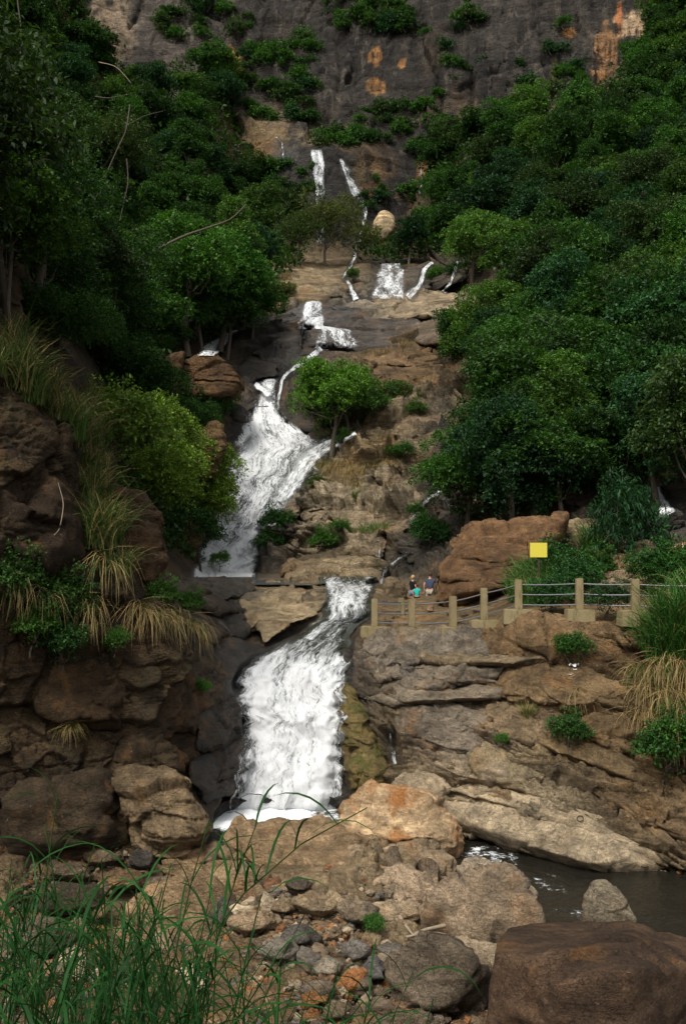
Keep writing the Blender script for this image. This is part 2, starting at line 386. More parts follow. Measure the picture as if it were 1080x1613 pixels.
# colours of the rock itself (albedo), as patches: x, y, rx, ry, rgb, weight, wetness
TAN = (0.25, 0.202, 0.135); PALE = (0.33, 0.285, 0.21); BROWN = (0.12, 0.083, 0.045); DKBROWN = (0.037, 0.025, 0.014)
GREY = (0.105, 0.108, 0.118); DKGREY = (0.047, 0.047, 0.050); ORANGE = (0.34, 0.18, 0.07); SOIL = (0.035, 0.028, 0.016); OCHRE = (0.165, 0.122, 0.065)
PATCH = [
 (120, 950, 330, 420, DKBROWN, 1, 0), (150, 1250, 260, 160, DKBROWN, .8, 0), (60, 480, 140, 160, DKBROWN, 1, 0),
 (200, 350, 340, 330, SOIL, 1, 0), (930, 500, 330, 370, SOIL, 1, 0), (760, 300, 200, 170, SOIL, 1, 0), (460, 330, 150, 80, SOIL, .9, 0),
 (540, 505, 170, 62, (.075, .078, .088), 1, .1), (660, 480, 90, 35, PALE, 1, 0), (460, 445, 90, 40, TAN, 1, 0), (640, 660, 90, 30, TAN, .9, 0), (620, 580, 110, 60, BROWN, 1, 0),
 (560, 780, 190, 140, PALE, 1, 0), (590, 720, 90, 40, OCHRE, .7, 0), (700, 760, 40, 130, DKGREY, .9, .6), (665, 885, 55, 40, DKGREY, 1, .7),
 (405, 740, 85, 190, DKGREY, 1, .75), (330, 620, 80, 60, BROWN, 1, 0), (450, 600, 90, 50, DKGREY, .9, .6),
 (330, 1100, 90, 160, DKBROWN, .8, .1), (380, 1120, 55, 160, DKGREY, 1, .6), (440, 960, 90, 45, TAN, 1, 0), (345, 960, 70, 50, GREY, .6, .3),
 (800, 1100, 330, 170, OCHRE, 1, 0), (800, 1040, 260, 60, BROWN, .8, 0), (640, 1060, 90, 60, GREY, .7, 0), (700, 1160, 140, 60, GREY, .5, 0),
 (820, 1290, 260, 70, PALE, 1, 0), (1020, 1250, 120, 110, BROWN, .9, 0), (930, 900, 170, 60, BROWN, .9, 0), (1000, 820, 130, 60, DKGREY, .9, .3),
 (590, 1170, 45, 110, OCHRE, .9, .3), (470, 1130, 110, 170, DKGREY, 1, .8),
 (600, 1450, 700, 120, TAN, .9, 0), (900, 1420, 200, 70, DKBROWN, 1, .6), (300, 1500, 330, 140, BROWN, .7, 0), (440, 1300, 110, 35, DKGREY, .9, .7),
]
def rock_tint(px, py):
    c = np.tile(np.array(BROWN), (len(px), 1)); wet = np.zeros(len(px))
    for (x, y, rx, ry, rgb, wt, wv) in PATCH:
        d = ((px - x) / rx) ** 2 + ((py - y) / ry) ** 2
        k = (wt * np.exp(-(d * 0.9) ** 1.6))[:, None]
        c = c * (1 - k) + np.array(rgb) * k
        wet = wet * (1 - k[:, 0]) + wv * k[:, 0]
    return np.concatenate([c, wet[:, None]], 1)

# water outlines: list of (py, left px, right px) from the lip down
FALL = {
 'lower': [(968, 545, 592), (985, 512, 560), (1005, 470, 550), (1025, 425, 548), (1045, 390, 548), (1075, 376, 545), (1100, 375, 541), (1140, 384, 540), (1180, 383, 540), (1220, 376, 540), (1255, 366, 536), (1284, 356, 530)],
 'second': [(588, 400, 442), (600, 402, 440), (620, 402, 436), (650, 390, 446), (672, 376, 474), (700, 364, 512), (730, 352, 505), (760, 345, 486), (790, 338, 464), (820, 331, 440), (860, 318, 412), (890, 309, 404), (909, 303, 400)],
}
FALL.update({
 'dome': [(470, 478, 510), (482, 473, 512), (500, 468, 514), (520, 463, 513)], 'below': [(514, 498, 522), (520, 496, 562), (532, 492, 570), (550, 486, 570)],
 'hid': [(518, 350, 380), (532, 338, 368), (548, 314, 354), (562, 306, 342)], 'tier': [(411, 593, 640), (428, 590, 642), (450, 586, 643), (472, 580, 640)],
 'chute': [(411, 676, 686), (425, 663, 674), (445, 655, 668), (470, 630, 656)], 'edge': [(411, 716, 726), (446, 704, 714), (462, 688, 708)], 'short': [(440, 541, 551), (472, 550, 570)],
 'bend': [(546, 494, 516), (566, 478, 492), (580, 455, 470), (596, 440, 453), (652, 430, 444)], 'arm': [(678, 528, 566), (694, 512, 552), (712, 480, 526), (735, 458, 505), (760, 440, 485), (792, 420, 460)],
 'wind': [(720, 703, 713), (745, 705, 718), (768, 694, 710), (782, 672, 690), (800, 652, 670), (828, 636, 654)], 'back': [(866, 620, 650), (900, 598, 616), (922, 594, 608)], 'thread': [(840, 598, 608), (886, 591, 602)], 'side': [(763, 1016, 1040), (785, 1022, 1050), (814, 1028, 1072)], 'side2': [(776, 990, 1001), (801, 1004, 1018)], 'pot': [(1153, 609, 619), (1206, 610, 634)], 'drop': [(670, 719, 728), (698, 714, 730)]})
def in_fall(k, px, py, grow=0):
    t = FALL[k]
    ys = [a[0] for a in t]; L = np.interp(py, ys, [a[1] for a in t]); R = np.interp(py, ys, [a[2] for a in t])
    return sstep(-8, 6, np.minimum(px - L, R - px) + grow) * ((py > ys[0] - 6) & (py < ys[-1] + 6))

def terrace(P, h, roll, slope, seed, warp=.5, face=.66):
    """step the slope into beds of thickness h: how far each point moves away from the viewer"""
    q = rot_dip(P, roll)
    s = q[:, 2] / h + warp * fbm(P * np.array([.16, .16, .3]) / max(h, .5) * 1.2 + seed, 3, seed)
    lay = np.floor(s); f = s - lay
    th = h01(lay, seed=seed + 1)
    u = q[:, 0] / (h * 4.5) + th * 7 + .3 * fbm(P * .4 / h, 2, seed + 2)
    bl = h01(np.floor(u), lay, seed=seed + 3)
    fc = face * (.8 + .35 * bl)
    step = sstep(fc, 1.0, f) - f
    under = -.10 * sstep(.16, .0, f)
    return slope * h * ((step + .33) * (.75 + .5 * th)) - under * h + (bl - .5) * .28 * h
def build_terrain():
    fx = np.concatenate([np.arange(-420, -40, 12.0), np.arange(-40, 1122, 2.5), np.arange(1128, 1501, 12.0)])
    fy = np.concatenate([np.arange(-150, 390, 7.0), np.arange(390, 1500, 2.3), np.arange(1500, 1700, 5.0), np.arange(1710, 2601, 30.0)])
    fy = fy[::-1]
    PX, PY = np.meshgrid(fx, fy)
    px, py = PX.ravel(), PY.ravel()
    P = ground(px, py)
    # normals of the smooth sheet
    nr, nc = PX.shape
    G = P.reshape(nr, nc, 3)
    du = np.gradient(G, axis=1); dv = np.gradient(G, axis=0)
    N = np.cross(du, dv).reshape(-1, 3)
    N /= np.linalg.norm(N, axis=1, keepdims=True) + 1e-9
    Y = P[:, 1]
    # amplitude of the bedded relief by place
    left = sstep(40, -20, px - 290) * (Y < 40)
    low = sstep(930, 985, py) * sstep(540, 580, px) * sstep(1420, 1370, py)
    mid = sstep(560, 600, py) * sstep(930, 915, py) * sstep(380, 420, px) * sstep(760, 720, px)
    d = np.zeros(len(P))
    far = sstep(35, 110, Y)
    W = fbm(P * 0.5, 3, 61)[:, None] * 0.35
    Q0 = (P + W)
    D1 = (facet(Q0 * np.array([0.75, 0.75, 1.25]), 3.0, 71, 0.26, 0.05, 0.22, 0.03) + facet(Q0 * np.array([0.8, 0.8, 1.3]), 0.9, 72, 0.22, 0.03, 0.10, 0.04)
          + 0.10 * rockdisp(P, 0.5, 2, 0, 1, 0.4, 0.4, 0.5, 0.5, 4) + 0.10 * fbm(P * 1.4, 4, 63))      # left wall: big joints
    qd = rot_dip(Q0, 13, 4) * np.array([0.45, 0.45, 1.5])
    D2 = 0.55 * rockdisp(P, 0.62, 14, 4, 2, 0.42, 0.30, 0.55, 0.20, 6.5) + 0.7 * rockdisp(P, 0.24, 15, 4, 12, 0.5, 0.2, 0.6, 0.2, 14) + 0.45 * facet(qd, 1.1, 73, 0.4, 0.07, 0.25, 0.05) + 0.4 * facet(qd, 0.42, 74, 0.4, 0.05, 0.2, 0.06)        # right bank: thin beds falling right
    qe = rot_dip(P + W * 2, 3, -4) * np.array([0.5, 0.5, 1.5])
    D3 = 0.5 * rockdisp(P, 1.1, 3, -4, 3, 0.55, 0.55, 0.6, 0.22, 5) + 0.8 * rockdisp(P, 0.45, 4, -4, 13, 0.5, 0.3, 0.7, 0.2, 9) + facet(qe, 2.4, 75, 0.5, 0.06, 0.4, 0.04) + 0.8 * facet(qe, 0.9, 76, 0.45, 0.05, 0.25, 0.05)            # middle ledges
    D4 = 0.4 * rockdisp(P, 2.4, 2, 0, 4, 0.35, 0.35, 0.2, 0.25, 3) + 0.7 * facet(qe, 3.2, 77, 0.4, 0.05, 0.3, 0.04) + 0.5 * facet(qe, 1.2, 78, .4, .05, .2, .05)
    rest = np.clip(1 - left - low - mid, 0, 1)
    bedr = rest * sstep(330, 420, px) * sstep(760, 720, px) * (py < 600)
    d = left * D1 * 1.0 + low * D2 * 0.85 + mid * D3 * 1.15 + bedr * D4 * 1.2
    d += (rest - bedr) * fbm(P * 0.35, 5, 8) * (0.25 + 0.7 * far)
    fg = sstep(1330, 1400, py)
    d += fg * (.45 * facet(Q0, 1.3, 81, .35, .06, .22, .05) + .5 * facet(Q0, .45, 82, .35, .05, .2, .06))
    wat = np.clip(sum(in_fall(k, px, py, 6 if k == 'lower' else 3) for k in FALL), 0, 1)
    d = d * (1 - wat) + wat * (-0.35 + 0.35 * fbm(P * 0.8, 4, 12))
    # keep beds of pools and the stream below the water
    pool = sstep(470, 560, px * 0 + 520) * ((py > 900) & (py < 935) & (px > 285) & (px < 560))
    d = np.where(pool, np.minimum(d * .3, 0) - .1, d)
    bed = (py > 1262) & (py < 1520) & (P[:, 2] < 0.1)
    d = np.where(bed, d * 0.3 - 0.15, d)
    flat = sstep(985, 975, py) * sstep(930, 950, py) * sstep(575, 600, px)     # the walked ledge behind the posts
    d = d * (1 - 0.45 * flat)
    fl = np.interp(px, [560, 590, 648, 713, 762, 816, 912, 1000, 1100], [985, 989, 992, 991, 980, 965, 964, 966, 970])
    fm = np.exp(-((py - fl) / 13) ** 2) * sstep(560, 580, px)
    d = d * (1 - .8 * fm) - .34 * fm
    vd = P - np.array([0, 0, EYE]); vd /= np.linalg.norm(vd, axis=1, keepdims=True)
    d = d * sstep(0.02, 0.32, np.abs((N * vd).sum(1)))      # surfaces seen edge-on are coarse here: keep them calm
    P2 = P + N * d[:, None]
    P2[:, 1] += (low * (1 - wat) * (1 - .9 * flat) * (1 - fm)) * terrace(P + W, .8, 15, .8, 301, .35) + mid * (1 - wat) * terrace(P + W, 2.1, 3, 1.0, 302) + bedr * terrace(P + W, 2.6, 2, .8, 303)
    tint = rock_tint(px, py)
    tint[:, 3] = np.clip(tint[:, 3] + 0.7 * wat, 0, 1)
    Q = grid_faces(nr, nc)
    top = np.interp(px, [-420, 60, 150, 230, 380, 430, 480, 590, 640, 690, 760, 830, 950, 1040, 1120, 1300], [-150, -150, 60, 150, 170, 260, 370, 392, 330, 230, 200, 185, 120, 20, -150, -150])
    Q = Q[(py > top)[Q].all(1)]
    cx = px[Q].mean(1); cy = py[Q].mean(1); cY = Y[Q].mean(1)
    reg = np.full(len(Q), 5)
    reg[(cy < 900)] = 1
    reg[(cy < 905) & (cx > 380) & (cx < 735) & (cy > 415)] = 2
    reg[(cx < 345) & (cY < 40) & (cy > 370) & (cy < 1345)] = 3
    reg[(cx > 545) & (cy >= 900) & (cy < 1400) & (P[Q[:, 0], 2] > -0.3)] = 4
    mats = {1: M['soil'], 2: M['rock_mid'], 3: M['rock_left'], 4: M['rock_bank'], 5: M['rock_bed']}
    names = {1: ('hillside', 'steep wooded hillside either side of the falls'), 2: ('rock_ledges', 'stepped rock ledges in the middle of the falls'),
             3: ('rock_wall', 'dark brown jointed rock wall along the left bank'), 4: ('rock_bank', 'bedded tan rock bank below the railing'),
             5: ('riverbed', 'rocky stream bed and gravel in the foreground')}
    out = {}
    for k in names:
        q = Q[reg == k]
        u, inv = np.unique(q.ravel(), return_inverse=True)
        m = mesh_np(names[k][0], P2[u], inv.reshape(-1, 4), {'col': tint[u]}, True, mats[k])
        o = obj(names[k][0], m); tag(o, names[k][1], names[k][0].replace('_', ' '), kind='structure'); out[k] = o
    return out

M = {}
M['soil'] = rock_material('hillside_soil', 1.5, 0.0, 0.1, 0.1)
M['rock_mid'] = rock_material('ledge_rock', 1.6, 0.55, 0.30, 0.75, 4, moss=0.15)
M['rock_left'] = rock_material('wall_rock', 1.0, 0.45, 0.28, 0.55, 2, lichen=0.1, moss=0.12, ochre_col=(0.16, 0.085, 0.03))
M['rock_bank'] = rock_material('bank_rock', 0.8, 0.38, 0.30, 0.85, 13, lichen=0.25)
M['rock_bed'] = rock_material('bed_rock', 0.7, 0.15, 0.25, 0.45, 5)
M['cliff'] = rock_material('cliff_rock', 5.0, 1.0, 0.05, 0.25, 3, lichen=0.02, ochre_col=(0.34, 0.19, 0.09), dark=(0.016, 0.015, 0.015))
M['rock'] = rock_material('boulder_rock', 0.6, 0.15, 0.28, 0.35, 12, attr=False, lichen=0.3, bst=(0.7, 2.0))
M['rock_far'] = rock_material('far_boulder_rock', 1.8, 0.35, 0.3, 0.6, 6, attr=False, lichen=0.25)
TERR = build_terrain()

# ------------------------------------------------------------------ the cliff far behind
CLIFF = {
 -500: [(520, 150), (300, 165), (0, 178), (-400, 200)],
 0: [(520, 168), (300, 180), (0, 190), (-400, 215)],
 300: [(520, 168), (330, 176), (200, 184), (150, 188), (0, 200), (-400, 225)],
 400: [(520, 160), (300, 170), (225, 178), (200, 183), (120, 190), (0, 202), (-400, 225)],
 500: [(520, 150), (400, 160), (300, 166), (235, 170), (215, 178), (150, 186), (0, 202), (-400, 225)],
 560: [(520, 150), (400, 162), (300, 168), (240, 172), (200, 182), (0, 198), (-400, 222)],
 680: [(520, 150), (400, 164), (300, 174), (200, 180), (0, 192), (-400, 216)],
 900: [(520, 150), (300, 168), (170, 176), (0, 184), (-400, 205)],
 1100: [(520, 150), (300, 162), (120, 170), (0, 178), (-400, 200)],
 1600: [(520, 130), (300, 140), (0, 152), (-400, 175)],
}
_cx = sorted(CLIFF)
CGX = np.arange(-500, 1601, 5.0); CGY = np.arange(-400, 521, 5.0)
_ct = np.stack([pchip([e[0] for e in CLIFF[c]][::-1], [e[1] for e in CLIFF[c]][::-1], CGY) for c in _cx], 0)
CT = pchip(np.array(_cx, float), _ct, CGX)
def Yc(px, py):
    u = np.clip((np.asarray(px, float) + 500) / 5, 0, len(CGX) - 1.001); v = np.clip((np.asarray(py, float) + 400) / 5, 0, len(CGY) - 1.001)
    i = u.astype(int); j = v.astype(int); a = u - i; b = v - j
    return CT[i, j] * (1 - a) * (1 - b) + CT[i + 1, j] * a * (1 - b) + CT[i, j + 1] * (1 - a) * b + CT[i + 1, j + 1] * a * b
CL_PATCH = [
 (175, 50, 38, 60, (0.34, 0.27, 0.20), .75, 0), (270, 60, 60, 90, (0.09, 0.08, 0.075), .9, 0),
 (590, 90, 14, 16, ORANGE, 1, 0), (632, 102, 7, 12, ORANGE, .9, 0), (592, 138, 14, 10, ORANGE, .9, 0), (365, 80, 14, 12, ORANGE, .9, 0), (380, 100, 6, 10, ORANGE, .7, 0),
 (965, 108, 40, 12, ORANGE, 1, 0), (955, 75, 22, 40, (0.28, 0.16, 0.08), .8, 0), (895, 45, 10, 10, ORANGE, .9, 0), (1020, 40, 40, 28, (0.42, 0.31, 0.21), .95, 0), (975, 20, 5, 25, (0.3, 0.12, 0.05), .9, 0),
 (900, 130, 22, 55, (0.17, 0.165, 0.17), .9, 0), (873, 130, 8, 40, OCHRE, .7, 0),
 (420, 215, 45, 30, OCHRE, .95, 0), (410, 240, 30, 18, ORANGE, .5, 0), (450, 250, 25, 22, GREY, .9, .2), (505, 220, 45, 14, TAN, .9, 0), (560, 220, 40, 18, OCHRE, .8, 0),
 (580, 270, 26, 30, OCHRE, .95, 0), (588, 298, 20, 10, ORANGE, .9, 0), (600, 250, 30, 40, (0.16, 0.10, 0.05), .6, 0), (672, 275, 16, 38, ORANGE, .75, 0), (665, 310, 30, 12, (0.36, 0.2, 0.1), .9, 0),
 (640, 210, 60, 50, (0.045, 0.04, 0.038), .8, 0), (500, 300, 50, 60, DKGREY, .8, .4), (440, 190, 50, 26, (0.13, .1, .07), .8, 0), (700, 170, 60, 30, (0.15, 0.11, 0.075), .6, 0),
]
def build_cliff():
    fx = np.concatenate([np.arange(-500, 60, 10.0), np.arange(60, 1100, 2.6), np.arange(1104, 1601, 12.0)])
    fy = np.concatenate([np.arange(-400, -10, 12.0), np.arange(-10, 400, 2.6), np.arange(404, 521, 10)])[::-1]
    PX, PY = np.meshgrid(fx, fy); px, py = PX.ravel(), PY.ravel()
    P = at(px, py, Yc(px, py))
    G = P.reshape(*PX.shape, 3)
    N = np.cross(np.gradient(G, axis=1), np.gradient(G, axis=0)).reshape(-1, 3); N /= np.linalg.norm(N, axis=1, keepdims=True) + 1e-9
    W = fbm(P * 0.12, 3, 62)[:, None] * 1.2
    qc = (P + W) * np.array([0.9, 0.9, 0.45])
    d = 0.65 * facet(qc, 9.0, 79, 0.28, 0.05, 0.16, 0.02) + 0.6 * facet(qc, 3.2, 80, 0.3, 0.05, 0.12, 0.03) + rockdisp(P, 7.0, 4, 0, 41, 0.05, 0.06, 0.05, 0.08, 2.0) * 7.0
    d += rockdisp(P, 1.9, 6, 0, 43, 0.12, 0.10, 0.12, 0.12, 3.5) * 1.2
    d -= 0.8 * np.exp(-(np.abs(fbm(np.stack([P[:, 0] * 0.045, P[:, 1] * 0.02, P[:, 2] * 0.012], -1), 3, 45)) / 0.06) ** 2)    # tall clefts
    up = sstep(190, 230, py) * sstep(400, 430, px) * sstep(720, 690, px)
    d *= (1 - 0.45 * up)
    P2 = P + N * d[:, None]
    c = np.tile(np.array((0.036, 0.033, 0.030)), (len(px), 1)); wet = np.zeros(len(px))
    fr_ = .30 * fbm(P * np.array([.9, .9, .28]), 4, 53)
    for (x, y, rx, ry, rgb, wt, wv) in CL_PATCH:
        wob = 1 + 0.7 * fbm(P * 0.25, 3, 51)
        g_ = np.exp(-((((px - x) / rx) ** 2 + ((py - y) / ry) ** 2) * wob.clip(.2, 3)) ** 1.2); k = (wt * (sstep(.30, .62, g_ + fr_) if rgb[0] > .13 else g_)).clip(0, 1)[:, None]
        c = c * (1 - k) + np.array(rgb) * k; wet = wet * (1 - k[:, 0]) + wv * k[:, 0]
    m = mesh_np('cliff', P2, grid_faces(*PX.shape), {'col': np.concatenate([c, wet[:, None]], 1)}, True, M['cliff'])
    return tag(obj('cliff', m), 'towering dark grey rock cliff with orange scars closing the valley', 'cliff', kind='structure')
CLIFF_OBJ = build_cliff()
M['rock_rust'] = rock_material('rust_streaked_rock', 0.45, 0.0, 0.85, 0.25, 25, attr=False, lichen=0.35, ochre_col=(0.30, 0.125, 0.035), ot=(.44, .66))
M['rock_moss'] = rock_material('mossy_rock', 0.5, 0.3, 0.4, 0.3, 10, attr=False, lichen=0.1, moss=0.9)
M['rock_stone'] = rock_material('stone_rock', 0.25, 0, 0.2, 0.4, 20, attr=False, lichen=0.2)
# ================================================================== ROCKS
_ico = {}
def ico(n):
    if n not in _ico:
        bm = bmesh.new(); bmesh.ops.create_icosphere(bm, subdivisions=n, radius=1.0)
        bm.verts.ensure_lookup_table()
        V = np.array([v.co[:] for v in bm.verts]); Fc = np.array([[v.index for v in f.verts] for f in bm.faces]); bm.free()
        _ico[n] = (V / np.linalg.norm(V, axis=1, keepdims=True), Fc)
    return _ico[n]
def hull_planes(P):
    bm = bmesh.new()
    for p in P: bm.verts.new(p)
    bmesh.ops.convex_hull(bm, input=bm.verts[:])
    bm.normal_update()
    out = []
    for f in bm.faces:
        n = np.array(f.normal[:]); d = float(n @ np.array(f.verts[0].co[:]))
        if d < 0: n, d = -n, -d
        out.append((n[0], n[1], n[2], max(d, 1e-3)))
    bm.free()
    return np.array(out)
def rock_from_points(P, sub=5, p=18.0, seed=0, rough=0.05, roll=5, bed=0.03, fac=0.12, detail=1.0):
    """rounded convex rock spanned by points P, broken and bedded surface; returns verts (world), faces"""
    P = np.asarray(P, float); c = (P.max(0) + P.min(0)) / 2; s = (P.max(0) - P.min(0)) / 2 + 1e-6
    pl = hull_planes((P - c) / s)
    U, Fc = ico(sub)
    k = np.maximum(U @ pl[:, :3].T, 0) / pl[:, 3]
    r = (k ** p).sum(1) ** (-1 / p)
    Q = U * r[:, None]
    X = Q * s + c
    size = float(np.sort(s)[1])
    nrm = U / s; nrm /= np.linalg.norm(nrm, axis=1, keepdims=True)
    q = rot_dip(X, roll)
    W = fbm(X / size * 0.9 + seed * 3.3, 3, seed)[:, None] * 0.22 * size
    d = facet((q + W) * np.array([.7, .7, 1.3]), size * 0.95, seed + 101, fac * 2.0, 0.035, fac * 0.8, 0.035)
    d += facet((q + W * .6) * np.array([.6, .6, 1.5]), size * 0.33, seed + 102, fac * 2.0, 0.04, fac, 0.05) * detail
    if sub >= 6: d += facet((q + W * .5) * np.array([.7, .7, 1.3]), size * 0.13, seed + 103, fac * 1.6, 0.04, fac * .8, 0.06) * detail
    d += rough * size * fbm(X / size * 1.6 + seed, 6, seed + 5, 0.55)
    d += bed * size * (1 - 2 * np.abs(noise(np.stack([q[:, 0] * .25, q[:, 1] * .25, q[:, 2] * 1.1], -1) * (3.2 / size) + seed, seed + 7)))
    if bed > 0:
        hb = size * .30; s_ = q[:, 2] / hb + .35 * fbm(X / size * .8 + seed, 2, seed + 8); ly = np.floor(s_); f_ = s_ - ly; tb = h01(ly, seed=seed + 9)
        d += min(bed, .07) * size * (.9 * (tb - .5) + .35 * (1 - (2 * f_ - 1) ** 4) - 1.1 * np.exp(-(np.minimum(f_, 1 - f_) / .05) ** 2) * (.3 + .7 * tb))
    return X + nrm * d[:, None], Fc
def rock_points(poly, bulge, thick, Y=None, lean=0.35, inner=0.62, cap=0.0):
    """3D points for a rock whose outline in view is poly; front face bulges toward the viewer and leans back at its top"""
    px = np.array([a[0] for a in poly], float); py = np.array([a[1] for a in poly], float)
    Yo = np.full(len(px), Y, float) if np.isscalar(Y) and Y else (Yf(px, py) if Y is None else np.array(Y, float))
    cx, cy = px.mean(), py.mean(); Ym = Yo.mean()
    pts = [at(px, py, Yo)]
    t = (cy - py) / max(1e-6, (py.max() - py.min()) / 2)          # +1 top, -1 bottom
    ix = cx + (px - cx) * inner; iy = cy + (py - cy) * inner
    pts.append(at(ix, iy, Yo * .5 + Ym * .5 - bulge * (1 - lean * (t * .5 + .5) * 1.6)))
    pts.append(at(cx + (px - cx) * .85, cy + (py - cy) * .85, Ym + thick + (Yo - Ym) * .6))
    return np.concatenate(pts)
def rock(name, label, cat, poly, bulge, thick, col, wet=0.0, Y=None, sub=5, mat='rock', group=None, parent=None, **kw):
    lean = kw.pop('lean', .35); inner = kw.pop('inner', .62); extra = kw.pop('extra', None)
    P = rock_points(poly, bulge, thick, Y, lean, inner)
    if extra is not None: P = np.concatenate([P, np.array([at(*e) for e in extra])])
    X, Fc = rock_from_points(P, sub, seed=kw.pop('seed', int(poly[0][0] * 7 + poly[0][1]) % 997), **kw)
    c = X.mean(0); c[2] = X[:, 2].min()
    m = mesh_np(name, X - c if parent is None else X, Fc, None, True, M[mat])
    o = obj(name, m, parent, c if parent is None else None)
    o.color = (*col, 1 - wet)
    if parent is None: tag(o, label, cat, group)
    return o

# --- boulders and slabs of the foreground
G1 = 'boulders in the stream bed'
def rock_pts(label, pts, col, sub=6, mat='rock', group=None, **kw):
    X, Fc = rock_from_points(np.array([at(*e) for e in pts]), sub, **kw)
    c0 = X.mean(0); c0[2] = X[:, 2].min()
    o = obj('boulder', mesh_np('boulder', X - c0, Fc, None, True, M[mat]), None, c0); o.color = (*col, 1)
    return tag(o, label, 'boulder', group)
rock_pts('huge dark rust-brown boulder with a flat split face in the near corner beside the stream',
         [(800, 1463, 17.0), (900, 1453, 17.4), (985, 1447, 17.6), (1090, 1470, 17.4), (1200, 1530, 17), (787, 1505, 14.9), (872, 1545, 13.6), (996, 1524, 13.4), (1130, 1530, 15.8),
          (778, 1700, 14.6), (865, 1760, 13.3), (990, 1760, 13.0), (1130, 1760, 15.2), (1200, 1700, 17), (795, 1640, 16.5)],
         (0.066, 0.042, 0.027), p=260, rough=.012, fac=.035, roll=-8, bed=.015, group=G1, seed=3)
rock('boulder', 'rounded dark grey-brown boulder with a cracked cap standing on the rubble beside the rust-brown boulder', 'boulder',
     [(608, 1545), (612, 1500), (640, 1474), (690, 1466), (740, 1474), (766, 1500), (764, 1560), (750, 1600), (700, 1622), (630, 1612), (606, 1590)],
     0.9, 1.6, (0.095, 0.078, 0.06), 0, Y=17.4, sub=5, p=14, group=G1, rough=.07, lean=.8, fac=.14)
rock('boulder', 'pointed pale grey stone standing up out of the dark stream', 'boulder',
     [(912, 1456), (918, 1405), (932, 1384), (955, 1386), (985, 1420), (1004, 1450), (990, 1470), (930, 1472)], 0.35, 0.6, (0.25, 0.22, 0.17), 0, Y=20.6, sub=5, p=20, group=G1, fac=.06, rough=.03)
rock('boulder', 'cream boulder stained with orange iron streaks below the lowest fall', 'boulder',
     [(524, 1290), (545, 1262), (585, 1246), (640, 1242), (680, 1250), (715, 1275), (738, 1308), (735, 1340), (700, 1352), (620, 1345), (545, 1325)],
     1.2, 1.8, (0.46, 0.35, 0.23), 0, Y=27.0, sub=6, mat='rock_rust', p=16, group=G1, lean=.7, roll=20)
rock('slab', 'broad flat-topped brown slab lying in front of the plunge pool', 'boulder',
     [(366, 1312), (410, 1296), (480, 1290), (560, 1294), (610, 1312), (600, 1360), (560, 1400), (490, 1396), (420, 1385), (380, 1350)],
     1.1, 2.0, (0.22, 0.16, 0.10), 0, Y=[25.6, 27, 27.6, 27.8, 26.8, 25.5, 24.2, 24.2, 24.4, 25], sub=6, p=22, group=G1, lean=1.0, bed=.05)
rock('slab', 'pale tan slab wedged between the orange-stained boulder and the sculpted pothole rock', 'boulder',
     [(540, 1340), (600, 1312), (680, 1335), (722, 1352), (715, 1392), (660, 1405), (590, 1402), (550, 1390)], 0.9, 1.5, (0.33, 0.26, 0.185), 0,
     Y=[25.4, 26.6, 26, 25.2, 24.4, 24, 24, 24.4], sub=6, p=14, group=G1, lean=.9, bed=.05)
rock('boulder', 'grey-cream boulder with tilted stripes at the edge of the dark stream', 'boulder',
     [(716, 1365), (745, 1348), (800, 1368), (845, 1400), (850, 1420), (825, 1440), (770, 1428), (720, 1400)], 0.6, 1.0, (0.27, 0.235, 0.19), 0, Y=23.6, sub=5, p=14, group=G1, roll=35, bed=.08, lean=.7)
rock('slab', 'low water-sculpted rock with rounded potholes between the rubble and the stream', 'boulder',
     [(524, 1430), (560, 1398), (620, 1362), (660, 1392), (730, 1405), (800, 1430), (850, 1455), (840, 1490), (760, 1498), (680, 1486), (600, 1470), (530, 1452)],
     0.8, 1.8, (0.24, 0.19, 0.14), 0, Y=[22.2, 22.8, 23.6, 23, 22.6, 21.8, 21, 20.2, 20.2, 20.6, 21.2, 21.8], sub=6, p=9, group=G1, rough=.16, fac=.2, bed=.07, lean=1.0)
rock('boulder', 'pale wedge of rock leaning on the dark cracked-cap boulder', 'boulder',
     [(700, 1480), (735, 1476), (790, 1486), (800, 1520), (770, 1560), (750, 1540), (720, 1500)], 0.4, .8, (0.33, 0.27, 0.2), 0, Y=18.6, sub=4, group=G1)
rock('boulder', 'big grey-brown block leaning on the foot of the left rock wall beside the plunge pool', 'boulder',
     [(176, 1215), (200, 1206), (260, 1208), (300, 1235), (332, 1290), (328, 1335), (280, 1352), (215, 1345), (190, 1290)], 0.9, 1.6, (0.165, 0.125, 0.08), 0, Y=26.2, sub=6, p=20, group=G1, lean=.6, fac=.1)
rock('boulder', 'low brown boulder behind the near reeds', 'boulder',
     [(190, 1460), (200, 1405), (250, 1385), (320, 1385), (370, 1415), (395, 1470), (360, 1530), (260, 1540), (205, 1510)], 0.9, 1.6, (0.20, 0.145, 0.09), 0, Y=21.5, sub=5, p=14, group=G1, lean=.8)
rock('boulder', 'flat blue-grey stone in the rubble in front of the brown slab', 'boulder',
     [(415, 1425), (440, 1402), (490, 1402), (522, 1420), (515, 1450), (470, 1460), (430, 1452)], 0.45, .8, (0.17, 0.165, 0.16), 0, Y=22.3, sub=5, group=G1, lean=.9)
rock('boulder', 'angular tan stone half hidden behind the reeds in front of the plunge pool', 'boulder',
     [(310, 1400), (330, 1365), (390, 1355), (430, 1375), (440, 1410), (400, 1425), (340, 1420)], .5, .9, (0.22, .17, .11), 0, Y=23.5, sub=5, group=G1)
